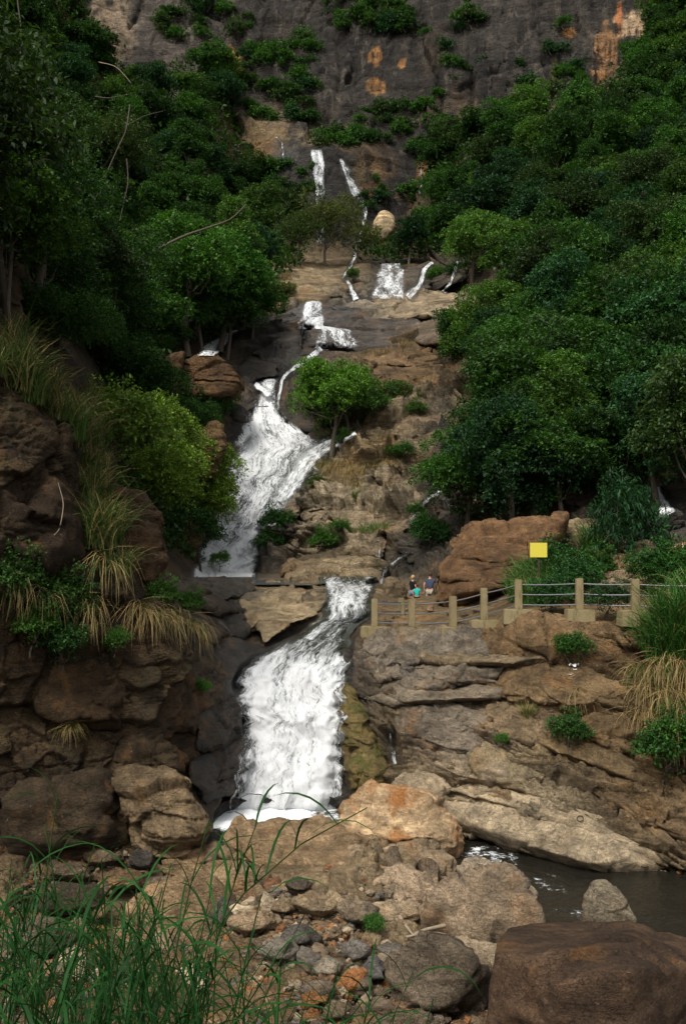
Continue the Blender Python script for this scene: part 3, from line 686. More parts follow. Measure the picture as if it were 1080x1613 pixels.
rock('boulder', 'small red-brown stone below the corner of the broad brown slab', 'boulder',
     [(408, 1412), (415, 1385), (440, 1380), (450, 1400), (442, 1425), (418, 1428)], .25, .4, (0.17, .09, .05), 0, Y=22.8, sub=4, group=G1)
rock('boulder', 'dark wet stone at the foot of the left rock wall', 'boulder',
     [(200, 1352), (215, 1336), (240, 1340), (248, 1360), (225, 1372), (205, 1366)], .25, .5, (0.07, .062, .055), .3, Y=25, sub=4, group=G1)
rock('boulder', 'orange-brown angular block in the middle of the foreground rubble', 'boulder',
     [(482, 1480), (500, 1452), (530, 1448), (548, 1470), (540, 1495), (505, 1505)], .3, .5, (0.28, .17, .075), 0, Y=20.2, sub=4, group=G1, fac=.16)
rock('boulder', 'whitish lump of rock beside a grey driftwood stick in the rubble', 'boulder',
     [(598, 1478), (606, 1455), (630, 1444), (648, 1462), (640, 1485), (612, 1490)], .28, .4, (0.36, .30, .22), 0, Y=20.2, sub=4, group=G1)

rq = random.Random(77)
for (x, y, rx, ry, col, lab) in [(468, 1475, 30, 18, (.10, .095, .09), 'dark grey block at the edge of the near reeds'), (440, 1500, 32, 20, (.14, .13, .115), 'grey block half covered by reed blades'), (560, 1500, 26, 18, (.17, .16, .15), 'grey slab in the rubble behind the cracked-cap boulder'),
      (590, 1530, 22, 22, (.09, .088, .09), 'blue-black stone leaning on the cracked-cap boulder'), (555, 1545, 22, 20, (.24, .11, .045), 'rust-orange stone low in the foreground rubble'), (520, 1525, 24, 16, (.16, .145, .12), 'greenish grey stone in the foreground rubble'),
      (350, 1440, 34, 20, (.11, .10, .09), 'dark slab under the reed stems'), (290, 1370, 36, 16, (.19, .14, .085), 'tan slab below the leaning grey-brown block'), (255, 1395, 32, 14, (.13, .105, .08), 'brown slab on the bank below the rock wall'), (370, 1345, 40, 14, (.2, .15, .10), 'tan ledge stone on the edge of the plunge pool'),
      (300, 1345, 34, 14, (.10, .085, .07), 'dark flat stone on the edge of the plunge pool'), (190, 1385, 38, 18, (.15, .10, .06), 'brown block on the bank nearest the rock wall'), (450, 1430, 24, 14, (.19, .15, .1), 'tan block beside the flat blue-grey stone'), (545, 1420, 22, 13, (.2, .15, .1), 'tan block at the lower edge of the broad brown slab'),
      (620, 1500, 24, 14, (.13, .12, .11), 'grey wedge against the back of the cracked-cap boulder'), (870, 1470, 30, 14, (.15, .12, .09), 'brown stone in the water behind the rust-brown boulder'), (660, 1340, 40, 20, (.33, .26, .18), 'cream shelf beside the orange-stained boulder'), (500, 1560, 26, 18, (.12, .1, .08), 'brown stone low between the reeds and the rubble'),
      (120, 1420, 60, 26, (.085, .068, .05), 'dark block at the left behind the reeds'), (60, 1480, 60, 40, (.10, .085, .065), 'large dark stone at the left margin behind the reeds'), (640, 1620, 50, 26, (.10, .08, .06), 'brown stone at the bottom edge below the cracked-cap boulder'), (1060, 1452, 22, 12, (.2, .17, .13), 'pale stone in the stream at the right margin')]:
    n = 9; poly = [(x + rx * math.cos(2 * math.pi * i / n + .3) * rq.uniform(.8, 1.2), y + ry * math.sin(2 * math.pi * i / n + .3) * rq.uniform(.75, 1.2)) for i in range(n)]
    rock('boulder', lab, 'boulder', poly, .35, .7, col, 0, Y=float(Yf(x, y + ry * .7)) - .1, sub=5 if rx > 30 else 4, p=30, group='blocks in the foreground rubble', lean=.9, fac=.16, roll=rq.uniform(-30, 30))

rq = random.Random(78)
for (x, y, rx, ry, col, lab) in [(500, 1425, 36, 18, (.24, .19, .13), 'tan block below the middle of the broad brown slab'), (560, 1440, 34, 20, (.20, .165, .125), 'grey-tan block at the left end of the sculpted pothole rock'), (395, 1455, 36, 20, (.21, .16, .11), 'tan block at the edge of the reeds below the dark stones'),
      (340, 1400, 30, 16, (.13, .115, .10), 'grey block left of the angular tan stone'), (270, 1345, 30, 12, (.20, .155, .10), 'tan slab at the foot of the leaning grey-brown block'), (470, 1395, 22, 10, (.12, .10, .08), 'dark wedge under the front edge of the broad brown slab'), (620, 1440, 40, 18, (.26, .21, .15), 'pale hump in the sculpted rock above the driftwood'),
      (700, 1440, 46, 18, (.27, .22, .16), 'pale hump in the sculpted rock nearest the stream'), (780, 1465, 40, 16, (.22, .18, .14), 'low grey-tan shelf between the sculpted rock and the rust-brown boulder'), (160, 1350, 30, 14, (.11, .085, .06), 'brown block against the foot of the left rock wall'), (110, 1370, 34, 16, (.09, .07, .05), 'dark brown block under the left rock wall'), (700, 1390, 30, 16, (.25, .2, .14), 'tan block between the striped boulder and the tan slab')]:
    n = 9; poly = [(x + rx * math.cos(2 * math.pi * i / n + .3) * rq.uniform(.8, 1.25), y + ry * math.sin(2 * math.pi * i / n + .3) * rq.uniform(.75, 1.2)) for i in range(n)]
    rock('boulder', lab, 'boulder', poly, .4, .8, col, 0, Y=float(Yf(x, y + ry * .7)) - .2, sub=5, p=60, group='blocks in the foreground rubble', lean=.9, fac=.15, roll=rq.uniform(-25, 25), bed=.05)

# --- bedrock pieces that read as separate blocks (parts of the setting)
RB, RL, RW = TERR[4], TERR[2], TERR[3]
def slab(parent, poly, bulge, thick, col, wet=0, **kw):
    tn = rock_tint(np.array([sum(p[0] for p in poly) / len(poly)]), np.array([sum(p[1] for p in poly) / len(poly)]))[0]
    col = tuple(.5 * col[k] * .8 + .5 * tn[k] for k in range(3)); wet = max(wet, .7 * tn[3])
    return rock('slab', None, None, poly, bulge, thick, col, wet, parent=parent, **kw)
# right bank
B = dict(roll=14, bed=.06, p=40, sub=6)
slab(RB, [(690, 1268), (740, 1238), (800, 1248), (880, 1275), (960, 1308), (1052, 1364), (1030, 1380), (972, 1388), (900, 1368), (820, 1342), (740, 1316), (705, 1292)], 1.4, 2.5, (0.44, 0.37, 0.28), 0, **{**B, 'fac': .02, 'rough': .025, 'bed': .03}, lean=.9)
slab(RB, [(760, 1225), (840, 1222), (930, 1255), (1010, 1300), (1100, 1352), (1120, 1400), (1060, 1372), (980, 1320), (900, 1285), (820, 1255)], 1.1, 2.0, (0.28, 0.215, 0.15), 0, **{**B, 'fac': .03, 'rough': .03})
slab(RB, [(880, 1210), (950, 1205), (1030, 1240), (1110, 1290), (1120, 1345), (1040, 1318), (960, 1270)], .6, 2.0, (0.15, 0.105, 0.065), 0, **B)
slab(RB, [(606, 1245), (630, 1215), (668, 1206), (700, 1222), (712, 1245), (690, 1282), (640, 1285), (612, 1272)], .6, 1.5, (0.37, 0.31, 0.235), 0, **{**B, 'sub': 5, 'fac': .06})
slab(RB, [(622, 1135), (640, 1105), (690, 1098), (740, 1105), (768, 1140), (755, 1190), (715, 1205), (660, 1180), (630, 1165)], .7, 1.5, (0.19, 0.165, 0.14), 0, **{**B, 'fac': .07})
slab(RB, [(655, 1180), (720, 1185), (790, 1200), (820, 1235), (770, 1240), (715, 1228), (665, 1205)], .5, 1.5, (0.20, 0.17, 0.135), 0, **B)
slab(RB, [(765, 1080), (800, 1052), (860, 1044), (930, 1052), (985, 1082), (1000, 1118), (940, 1108), (860, 1100), (790, 1105)], .7, 2.0, (0.20, 0.14, 0.085), 0, **{**B, 'fac': .06})
slab(RB, [(730, 1110), (800, 1105), (880, 1115), (900, 1150), (860, 1180), (780, 1165), (735, 1140)], .5, 1.5, (0.20, 0.145, 0.09), 0, **B)
slab(RB, [(900, 1150), (920, 1122), (975, 1125), (1005, 1150), (1000, 1190), (945, 1180)], .5, 1.2, (0.19, 0.13, 0.075), 0, **{**B, 'sub': 5})
slab(RB, [(735, 1205), (760, 1178), (805, 1180), (850, 1205), (850, 1240), (780, 1240)], .45, 1.2, (0.17, 0.15, 0.10), 0, **{**B, 'sub': 5, 'rough': .1})
slab(RB, [(555, 1030), (600, 1008), (700, 1004), (780, 1012), (770, 1035), (700, 1050), (600, 1050)], .5, 1.5, (0.20, 0.18, 0.15), 0, **B)
slab(RB, [(580, 1062), (640, 1045), (740, 1040), (800, 1048), (780, 1075), (700, 1085), (620, 1090)], .6, 1.5, (0.24, 0.205, 0.16), 0, **B)
slab(RB, [(700, 1010), (800, 985), (900, 985), (1000, 1000), (1010, 1040), (900, 1045), (780, 1040)], .5, 1.8, (0.19, 0.125, 0.07), 0, **B)
slab(RB, [(556, 1010), (585, 992), (680, 990), (760, 988), (740, 1010), (640, 1016)], .35, 1.5, (0.19, 0.165, 0.13), 0, **B)
for poly, col in [([(700, 1246), (760, 1232), (860, 1258), (960, 1296), (1060, 1356), (1040, 1364), (950, 1318), (850, 1280), (760, 1256)], (.36, .30, .22)),
                  ([(850, 1232), (900, 1228), (1000, 1270), (1110, 1335), (1110, 1356), (1010, 1304), (920, 1262)], (.22, .17, .11)),
                  ([(570, 1098), (620, 1082), (720, 1078), (800, 1086), (790, 1102), (700, 1106), (610, 1112)], (.30, .26, .20)),
                  ([(600, 1036), (700, 1024), (820, 1030), (880, 1040), (820, 1050), (700, 1048)], (.28, .235, .17)),
                  ([(800, 1150), (870, 1150), (960, 1185), (1040, 1225), (1020, 1240), (930, 1205), (850, 1180)], (.20, .15, .09))]:
    slab(RB, poly, .8, 1.5, col, 0, **{**B, 'fac': .025, 'rough': .03, 'bed': .05}, lean=.6)
# mossy spur beside the lowest fall
rock('boulder', 'mossy ochre spur of rock rising beside the lowest fall', 'boulder',
     [(536, 1240), (530, 1160), (534, 1085), (548, 1062), (562, 1090), (585, 1140), (602, 1175), (614, 1225), (600, 1260), (560, 1262)], .9, 1.6, (0.16, 0.125, 0.05), .25, Y=[29.6, 31, 32, 32.6, 32, 31, 30.4, 29.6, 29, 29], mat='rock_moss', sub=6, p=12)
# middle ledges
K = dict(mat='rock_far', roll=4, bed=.07, p=34, sub=5, lean=.7)
T1, T2, T3 = (0.40, 0.325, 0.235), (0.25, 0.18, 0.115), (0.10, 0.085, 0.07)
slab(RL, [(446, 900), (452, 885), (475, 876), (530, 879), (585, 882), (602, 895), (600, 918), (560, 924), (500, 923), (458, 921)], 1.6, 3, (0.21, 0.17, 0.11), 0, **{**K, 'sub': 6})
for poly, col, wet in [
 ([(556, 852), (575, 843), (600, 842), (606, 862), (600, 884), (565, 882)], T3, .3),
 ([(486, 858), (500, 848), (545, 851), (559, 868), (555, 877), (500, 876)], (0.26, 0.19, .14), 0),
 ([(446, 828), (470, 821), (520, 832), (534, 845), (500, 852), (488, 870), (460, 880), (452, 855)], T1, 0),
 ([(436, 788), (500, 779), (560, 790), (640, 784), (667, 795), (660, 815), (600, 832), (540, 827), (500, 817), (448, 814)], T1, 0),
 ([(500, 778), (560, 760), (622, 774), (650, 786), (600, 794), (540, 792)], T1, 0),
 ([(484, 752), (530, 749), (562, 765), (560, 780), (505, 777)], T1, 0),
 ([(606, 745), (660, 733), (692, 745), (692, 775), (665, 791), (625, 786), (600, 770)], (0.13, 0.10, 0.07), .25),
 ([(596, 702), (640, 688), (694, 700), (704, 720), (680, 737), (620, 737), (588, 722)], T1, 0),
 ([(606, 692), (640, 664), (680, 647), (722, 655), (738, 675), (716, 702), (660, 704), (618, 702)], (0.27, 0.185, 0.115), 0),
 ([(536, 706), (590, 694), (622, 705), (592, 722), (545, 717)], T1, 0),
 ([(536, 692), (555, 680), (606, 682), (600, 701), (546, 705)], (0.12, 0.115, 0.11), .1),
 ([(622, 850), (660, 838), (706, 833), (722, 850), (716, 886), (690, 902), (648, 892), (628, 876)], T3, .55),
 ([(560, 826), (600, 818), (640, 812), (650, 835), (610, 846), (565, 844)], (0.2, .15, .1), 0),
 ([(600, 770), (640, 780), (668, 800), (650, 812), (610, 800)], (0.24, .19, .13), 0),
 ([(690, 800), (720, 790), (740, 815), (730, 840), (695, 832)], (0.13, .105, .08), .2),
 ([(660, 745), (705, 730), (730, 760), (725, 800), (690, 805), (668, 780)], T3, .5)]:
    slab(RL, poly, .9, 2.4, col, wet, **K)
U = dict(mat='rock_far', roll=2, bed=.05, p=34, sub=5, lean=.8, rough=.04, fac=.07)
slab(RL, [(433, 513), (445, 495), (470, 480), (520, 471), (580, 469), (617, 485), (606, 502), (560, 513), (500, 513)], 1.5, 5, (0.062, 0.066, 0.076), .15, **{**U, 'sub': 6})
slab(RL, [(380, 545), (395, 522), (440, 514), (480, 516), (470, 538), (440, 556), (400, 560)], 1.5, 4, (0.085, 0.088, 0.098), .1, **U)
slab(RL, [(470, 545), (490, 518), (560, 512), (640, 506), (672, 520), (650, 545), (560, 548)], 1.2, 5, (0.095, 0.098, 0.108), .1, **U)
slab(RL, [(590, 472), (690, 461), (728, 465), (738, 490), (700, 502), (640, 506), (606, 496)], 1.2, 5, (0.36, 0.29, 0.21), 0, **{**U, 'sub': 6, 'bed': .08})
slab(RL, [(640, 510), (700, 498), (735, 505), (730, 540), (680, 545), (650, 535)], 1.0, 4, (0.22, 0.18, 0.14), 0, **U)
slab(RL, [(396, 480), (415, 425), (470, 428), (540, 446), (562, 466), (500, 474), (440, 490)], 1.5, 6, (0.25, 0.18, 0.115), 0, **{**U, 'bed': .09})
slab(RL, [(552, 580), (560, 548), (610, 537), (680, 545), (694, 580), (662, 612), (600, 628), (562, 600)], 2.2, 5, (0.20, 0.135, 0.08), 0, **{**U, 'rough': .1, 'fac': .15, 'sub': 6})
slab(RL, [(560, 470), (585, 440), (650, 412), (690, 408), (720, 412), (700, 440), (670, 462), (600, 472)], 1.0, 4, (0.075, 0.068, 0.06), .4, **U)
slab(RL, [(700, 470), (690, 430), (720, 405), (760, 420), (770, 470), (735, 480)], 1.0, 4, (0.09, 0.08, 0.07), .2, **U)
for poly, col in [([(440, 560), (470, 545), (520, 552), (500, 575), (455, 580)], T3), ([(370, 585), (395, 560), (440, 565), (436, 590), (395, 602)], T3),
                  ([(436, 640), (450, 600), (490, 595), (520, 640), (510, 690), (460, 672)], (0.06, .055, .045)), ([(345, 690), (365, 640), (395, 605), (404, 640), (380, 690), (356, 740)], (0.05, .045, .04))]:
    slab(RL, poly, 1.0, 3, col, .5, **U)
# left wall blocks
L = dict(roll=3, bed=.03, p=40, sub=5, fac=.10)
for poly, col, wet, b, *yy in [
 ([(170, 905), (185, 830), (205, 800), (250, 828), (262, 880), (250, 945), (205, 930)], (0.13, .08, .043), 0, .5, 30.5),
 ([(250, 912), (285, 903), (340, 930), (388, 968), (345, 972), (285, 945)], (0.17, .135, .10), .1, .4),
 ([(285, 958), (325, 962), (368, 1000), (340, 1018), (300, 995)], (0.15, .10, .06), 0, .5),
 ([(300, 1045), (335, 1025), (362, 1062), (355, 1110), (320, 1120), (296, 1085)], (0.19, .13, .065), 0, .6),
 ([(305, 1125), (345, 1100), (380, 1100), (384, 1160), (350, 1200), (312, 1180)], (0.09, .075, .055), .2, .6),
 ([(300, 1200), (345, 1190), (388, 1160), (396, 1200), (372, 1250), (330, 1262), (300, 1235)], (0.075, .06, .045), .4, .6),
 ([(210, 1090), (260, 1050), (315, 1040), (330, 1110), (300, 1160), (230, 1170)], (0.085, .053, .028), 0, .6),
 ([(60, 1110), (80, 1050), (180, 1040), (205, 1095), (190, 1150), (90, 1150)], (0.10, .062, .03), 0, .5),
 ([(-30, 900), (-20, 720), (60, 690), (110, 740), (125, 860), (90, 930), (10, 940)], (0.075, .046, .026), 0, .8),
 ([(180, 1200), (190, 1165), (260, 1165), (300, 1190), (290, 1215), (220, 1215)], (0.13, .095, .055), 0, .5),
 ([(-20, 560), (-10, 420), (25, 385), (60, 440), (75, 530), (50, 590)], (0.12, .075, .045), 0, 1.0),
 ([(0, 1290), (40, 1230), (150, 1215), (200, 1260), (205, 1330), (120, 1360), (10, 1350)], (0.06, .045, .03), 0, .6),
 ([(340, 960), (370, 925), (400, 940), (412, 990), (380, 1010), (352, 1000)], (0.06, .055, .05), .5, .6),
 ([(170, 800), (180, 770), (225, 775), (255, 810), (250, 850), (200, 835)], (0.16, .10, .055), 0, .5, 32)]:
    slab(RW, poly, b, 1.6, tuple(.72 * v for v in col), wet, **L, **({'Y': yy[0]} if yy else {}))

# --- named boulders further up
rock('boulder', 'massive rust-brown boulder behind the railing beside the yellow sign', 'boulder',
     [(688, 905), (700, 872), (722, 835), (790, 822), (860, 813), (890, 818), (886, 850), (868, 870), (840, 900), (800, 945), (700, 955)],
     2.0, 4.0, (0.135, 0.08, 0.042), 0, Y=[42, 42.6, 43.5, 44, 44, 43.8, 43, 42.4, 41.6, 40.6, 40.6], sub=6, p=22, lean=.45, fac=.10, rough=.04, inner=.7)
rock('boulder', 'rounded tan boulder set between the stream and the two visitors behind the railing', 'boulder',
     [(598, 960), (602, 925), (612, 907), (630, 907), (641, 930), (643, 960), (625, 968)], .5, .9, (0.24, .19, .125), 0, Y=44.5, sub=5, p=14)
rock('boulder', 'reddish boulder with white scratched marks at the edge of the path', 'boulder',
     [(1008, 920), (1030, 880), (1060, 855), (1100, 845), (1140, 880), (1130, 930), (1050, 935)], 1.2, 2, (0.165, 0.075, 0.045), 0, Y=36.5, sub=5, p=12)
_tb = [(378, 952), (388, 928), (440, 916), (490, 922), (518, 944), (508, 966), (458, 992), (415, 1016), (393, 988)]
rock('boulder', 'tan banded rock between the upper pool and the lowest fall', 'boulder', _tb, .9, 2.0, (0.30, .245, .165), 0, Y=[float(Yf(x, y)) - .5 + (1.5 if y < 930 else 0) for x, y in _tb], sub=6, p=40, lean=.5, rough=.06, fac=.1)
rock('boulder', 'dark wet lip of rock along the front of the upper pool', 'boulder', [(300, 930), (310, 915), (350, 911), (395, 914), (400, 930), (370, 945), (320, 945)], .6, 1.6, (.10, .09, .08), .4, Y=[float(Yf(x, y)) - .3 for x, y in [(300, 930), (310, 924), (350, 922), (395, 924), (400, 930), (370, 945), (320, 945)]], sub=5, p=30, lean=.6)
rock('boulder', 'small flat stone standing in the upper pool at the foot of the tall fall', 'boulder',
     [(371, 922), (374, 913), (398, 912), (402, 922), (385, 926)], .3, .6, (0.16, .12, .075), 0, Y=51, sub=4)
rock('boulder', 'pale domed boulder among trees below the high cliff', 'boulder',
     [(582, 370), (586, 345), (602, 328), (618, 335), (626, 358), (615, 382), (592, 386)], 2.0, 5, (0.40, .32, .21), 0, Y=146, sub=5, mat='rock_far', p=12, fac=.05)
rock('boulder', 'large smooth brown boulder under the left trees beside the tall fall', 'boulder',
     [(262, 605), (285, 565), (330, 548), (372, 575), (390, 602), (386, 628), (345, 632), (300, 642), (272, 632)], 2.2, 4, (0.15, .09, .045), 0, Y=72, sub=6, mat='rock_far', p=10, fac=.06)
rock('boulder', 'dark brown boulder half buried in leaves left of the smooth brown boulder', 'boulder',
     [(225, 600), (250, 560), (290, 552), (290, 590), (270, 640), (235, 640)], 1.5, 3, (0.12, .072, .04), 0, Y=70, sub=5, mat='rock_far')
rock('boulder', 'upright tan rock with green tufts left of the tall fall', 'boulder',
     [(292, 725), (300, 690), (325, 655), (352, 652), (360, 680), (350, 720), (335, 770), (305, 775)], 1.6, 3, (0.24, .165, .085), 0, Y=62, sub=6, mat='rock_far', p=9, rough=.1)
rock('boulder', 'brown rock under bushes at the left foot of the tall fall', 'boulder',
     [(262, 870), (275, 830), (300, 815), (318, 840), (312, 885), (285, 895)], 1.0, 2, (0.12, .08, .045), 0, Y=58, sub=5, mat='rock_far')
RG = 'loose boulders on the slope behind the railing'
rng = random.Random(5)
RR = [(905, 843, 30, 26, (0.19, .15, .10), 'grey-tan block beside the massive rust-brown boulder'), (960, 862, 22, 16, (0.2, .12, .07), 'red-brown block below the upright grass clump'),
 (935, 880, 26, 14, (0.17, .10, .06), 'flat red-brown block above the middle railing post'), (975, 886, 26, 14, (0.21, .14, .085), 'tan block behind the right half of the railing'),
 (925, 835, 20, 16, (0.16, .12, .08), 'squat brown block left of the upright grass clump'), (1015, 872, 22, 20, (0.13, .10, .07), 'grey block under the dark fern bush'),
 (1030, 850, 26, 14, (0.10, .09, .08), 'dark grey slab beside the dark fern bush'), (985, 912, 36, 16, (0.22, .17, .12), 'pale flat slab on the slope above the railing'),
 (1000, 905, 30, 18, (0.17, .10, .06), 'reddish block touching the marked red boulder'), (885, 938, 26, 16, (0.19, .10, .06), 'rust block directly behind the railing rails'),
 (960, 925, 30, 14, (0.24, .19, .14), 'pale stone behind the railing beside low bushes'), (870, 880, 18, 12, (.16, .1, .06), 'brown stone poking from the tall grass by the yellow sign'),
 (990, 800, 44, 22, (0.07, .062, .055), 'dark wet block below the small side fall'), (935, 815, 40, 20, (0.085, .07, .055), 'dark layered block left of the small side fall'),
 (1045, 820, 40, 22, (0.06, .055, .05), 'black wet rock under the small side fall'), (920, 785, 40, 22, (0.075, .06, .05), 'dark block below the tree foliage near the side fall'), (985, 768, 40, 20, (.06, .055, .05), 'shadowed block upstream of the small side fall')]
for (x, y, rx, ry, col, lab) in RR:
    n = 9; poly = [(x + rx * math.cos(2 * math.pi * i / n) * rng.uniform(.85, 1.15), y + ry * math.sin(2 * math.pi * i / n) * rng.uniform(.8, 1.15)) for i in range(n)]
    Yc_ = float(Yf(x, y + ry * .6))
    rock('boulder', lab, 'boulder', poly, .5, 1.6, col, .3 if y < 825 else 0, Y=Yc_ - .3, sub=5, p=16, group=RG, lean=.8, fac=.14)

# --- loose stones of the rubble: one shape each of a dozen, copied
shapes = []
for i in range(12):
    r2 = np.random.default_rng(100 + i)
    P = r2.normal(size=(12, 3)); P /= np.linalg.norm(P, axis=1, keepdims=True); P *= np.array([1, .8, .55]) * r2.uniform(.75, 1.1, (12, 1))
    X, Fc = rock_from_points(P, 3, 26, i * 7, .05, 0, .02, .14)
    shapes.append(mesh_np('stone', X, Fc, None, False if i % 3 == 0 else True, M['rock_stone']))
PAL = [((0.20, .155, .11), 'tan'), ((0.15, .14, .13), 'grey'), ((0.24, .115, .05), 'rust-orange'), ((0.33, .28, .21), 'pale'), ((0.10, .08, .06), 'dark brown'), ((0.17, .11, .07), 'brown')]
def scatter(n, region, smin, smax, seed, where, name='stone', pal=(0, 0, 1, 2, 3, 4, 5, 5), lift=.25, grp=None):
    r = random.Random(seed); k = 0; tries = 0
    xs = [p[0] for p in region]; ys = [p[1] for p in region]
    while k < n and tries < n * 30:
        tries += 1
        x, y = r.uniform(min(xs), max(xs)), r.uniform(min(ys), max(ys))
        if not in_poly(x, y, region): continue
        s = smin * (smax / smin) ** (r.random() ** 1.8)
        c = ground(x, y)
        col, cn = PAL[r.choice(pal)]
        o = bpy.data.objects.new(name, r.choice(shapes)); COL.objects.link(o)
        o.location = (c[0], c[1], c[2] + s * lift); o.rotation_euler = (r.uniform(-.5, .5), r.uniform(-.5, .5), r.uniform(0, 6.3)); o.scale = (s, s * r.uniform(.8, 1.1), s * r.uniform(.8, 1.3))
        v = r.uniform(.75, 1.25); o.color = (col[0] * v, col[1] * v, col[2] * v, 1)
        tag(o, f'{"tiny" if s < smin * 1.35 else "small" if s < smin * 2.2 else "large"} {cn} stone {where}', 'stone', grp or 'loose stones')
        k += 1
scatter(95, [(420, 1440), (600, 1440), (640, 1500), (610, 1613), (560, 1640), (440, 1613), (380, 1520)], .09, .42, 1, 'in the rubble between the reeds and the dark boulders', grp='stones in the foreground rubble')
scatter(60, [(230, 1345), (360, 1340), (440, 1370), (430, 1440), (300, 1460), (160, 1400)], .12, .6, 2, 'on the bank below the left rock wall', grp='stones below the rock wall')
scatter(40, [(30, 1360), (220, 1370), (300, 1480), (420, 1560), (300, 1613), (30, 1613)], .15, .7, 3, 'among the near reeds', grp='stones among the reeds')
scatter(36, [(640, 1480), (720, 1490), (790, 1500), (780, 1613), (740, 1613), (770, 1560), (620, 1480)], .08, .3, 4, 'wedged between the two big dark boulders', grp='stones between the big boulders')
scatter(20, [(930, 830), (1010, 840), (1020, 930), (900, 930), (860, 900)], .15, .5, 6, 'on the slope behind the railing', grp='stones behind the railing', pal=(0, 2, 4, 5))
scatter(34, [(600, 950), (690, 946), (780, 950), (800, 962), (700, 975), (610, 978)], .08, .45, 8, 'on the ledge between the railing and the visitors', grp='stones behind the posts', pal=(0, 1, 4, 5))
scatter(14, [(1000, 1440), (1080, 1400), (1100, 1470), (1040, 1480)], .1, .3, 7, 'in the shallow stream edge', grp='stones in the stream edge')

def gravel():
    rs = np.random.default_rng(55)
    U, Fi = ico(1)
    n = 9000
    px = rs.uniform(-40, 1120, n); py = 1335 + 330 * rs.random(n) ** .9
    P = ground(px, py); k = P[:, 2] > -.1; P = P[k]; n = len(P)
    s = .028 * (6.5 ** (rs.random(n) ** 2.0))
    D = rs.uniform(.65, 1.15, (n, len(U), 1)) * U[None] * (s[:, None] * np.stack([np.ones(n), rs.uniform(.6, 1, n), rs.uniform(.4, .8, n)], -1))[:, None, :]
    a = rs.uniform(0, 6.28, n); ca, sa = np.cos(a)[:, None], np.sin(a)[:, None]
    X = np.stack([D[..., 0] * ca - D[..., 1] * sa, D[..., 0] * sa + D[..., 1] * ca, D[..., 2]], -1) + P[:, None, :] + np.array([0, 0, .02])
    F = (Fi[None] + (np.arange(n) * len(U))[:, None, None]).reshape(-1, 3)
    base = np.array([PAL[i][0] for i in rs.integers(0, 6, n)]) * rs.uniform(.6, 1.1, (n, 1))
    col = np.concatenate([np.repeat(base, len(U), 0), np.zeros((n * len(U), 1))], 1)
    o = obj('gravel', mesh_np('gravel', X.reshape(-1, 3), F, {'col': col}, False, M['rock_bed']))
    tag(o, 'gravel and small pebbles between the foreground boulders', 'gravel', kind='stuff')
gravel()
# ================================================================== WATER
def fall_material(name, body=(0.03, 0.032, 0.024)):
    t = NT(name)
    uv = t.n("ShaderNodeUVMap").outputs[0]
    den = t.attr("den").outputs["Fac"]; deep = t.attr("deep").outputs["Fac"]
    wv = t.n("ShaderNodeVectorMath", operation='ADD')
    wob = t.n("ShaderNodeVectorMath", operation='SCALE'); t.l(t.noise(t.mapping(uv, (.9, .5, 1)), 1.0, 4, .6, 0, True), wob.inputs[0]); wob.inputs["Scale"].default_value = .22
    t.l(uv, wv.inputs[0]); t.l(wob.outputs[0], wv.inputs[1]); uw = wv.outputs[0]
    s1 = t.noise(t.mapping(uw, (0.8, 0.17, 1)), 1.0, 5, 0.6, 0.5)
    s2 = t.noise(t.mapping(uw, (3.6, 0.75, 1), loc=(3, 1, 0)), 1.0, 7, 0.74, 1.2)
    s3 = t.noise(t.mapping(uw, (11, 3.6, 1), loc=(1, 7, 0)), 1.0, 5, 0.8, 0.8)
    f = t.math('ADD', t.math('MULTIPLY', s1, 1.15), t.math('MULTIPLY', s2, 1.15))
    f = t.math('ADD', f, t.math('MULTIPLY', s3, 1.2))
    f = t.math('ADD', f, t.math('SUBTRACT', den, 2.41))
    foam = t.ramp(f, -0.22, 0.16, 0, 0.98)
    thick = t.ramp(f, -0.12, 0.36, 0.0, 1.0)
    fc = t.mix(thick, (0.56, 0.58, 0.585), (0.90, 0.91, 0.91))
    fb = t.bsdf(fc, 0.6, 0.25, t.math('ADD', s2, t.math('MULTIPLY', s3, 0.7)), 0.7, 0.12)
    tl = t.n("ShaderNodeBsdfTranslucent"); t.l(fc, tl.inputs[0])
    fm = t.n("ShaderNodeMixShader"); fm.inputs[0].default_value = 0.25; t.l(fb.outputs[0], fm.inputs[1]); t.l(tl.outputs[0], fm.inputs[2])
    wb = t.bsdf(body, 0.09, 0.5, t.math('ADD', s1, t.math('MULTIPLY', s2, 0.6)), 0.5, 0.10)
    tr = t.n("ShaderNodeBsdfTransparent")
    m1 = t.n("ShaderNodeMixShader"); t.l(deep, m1.inputs[0]); t.l(tr.outputs[0], m1.inputs[1]); t.l(wb.outputs[0], m1.inputs[2])
    m2 = t.n("ShaderNodeMixShader"); t.l(foam, m2.inputs[0]); t.l(m1.outputs[0], m2.inputs[1]); t.l(fm.outputs[0], m2.inputs[2])
    return t.done(m2.outputs[0])
M['fall'] = fall_material('falling_water')
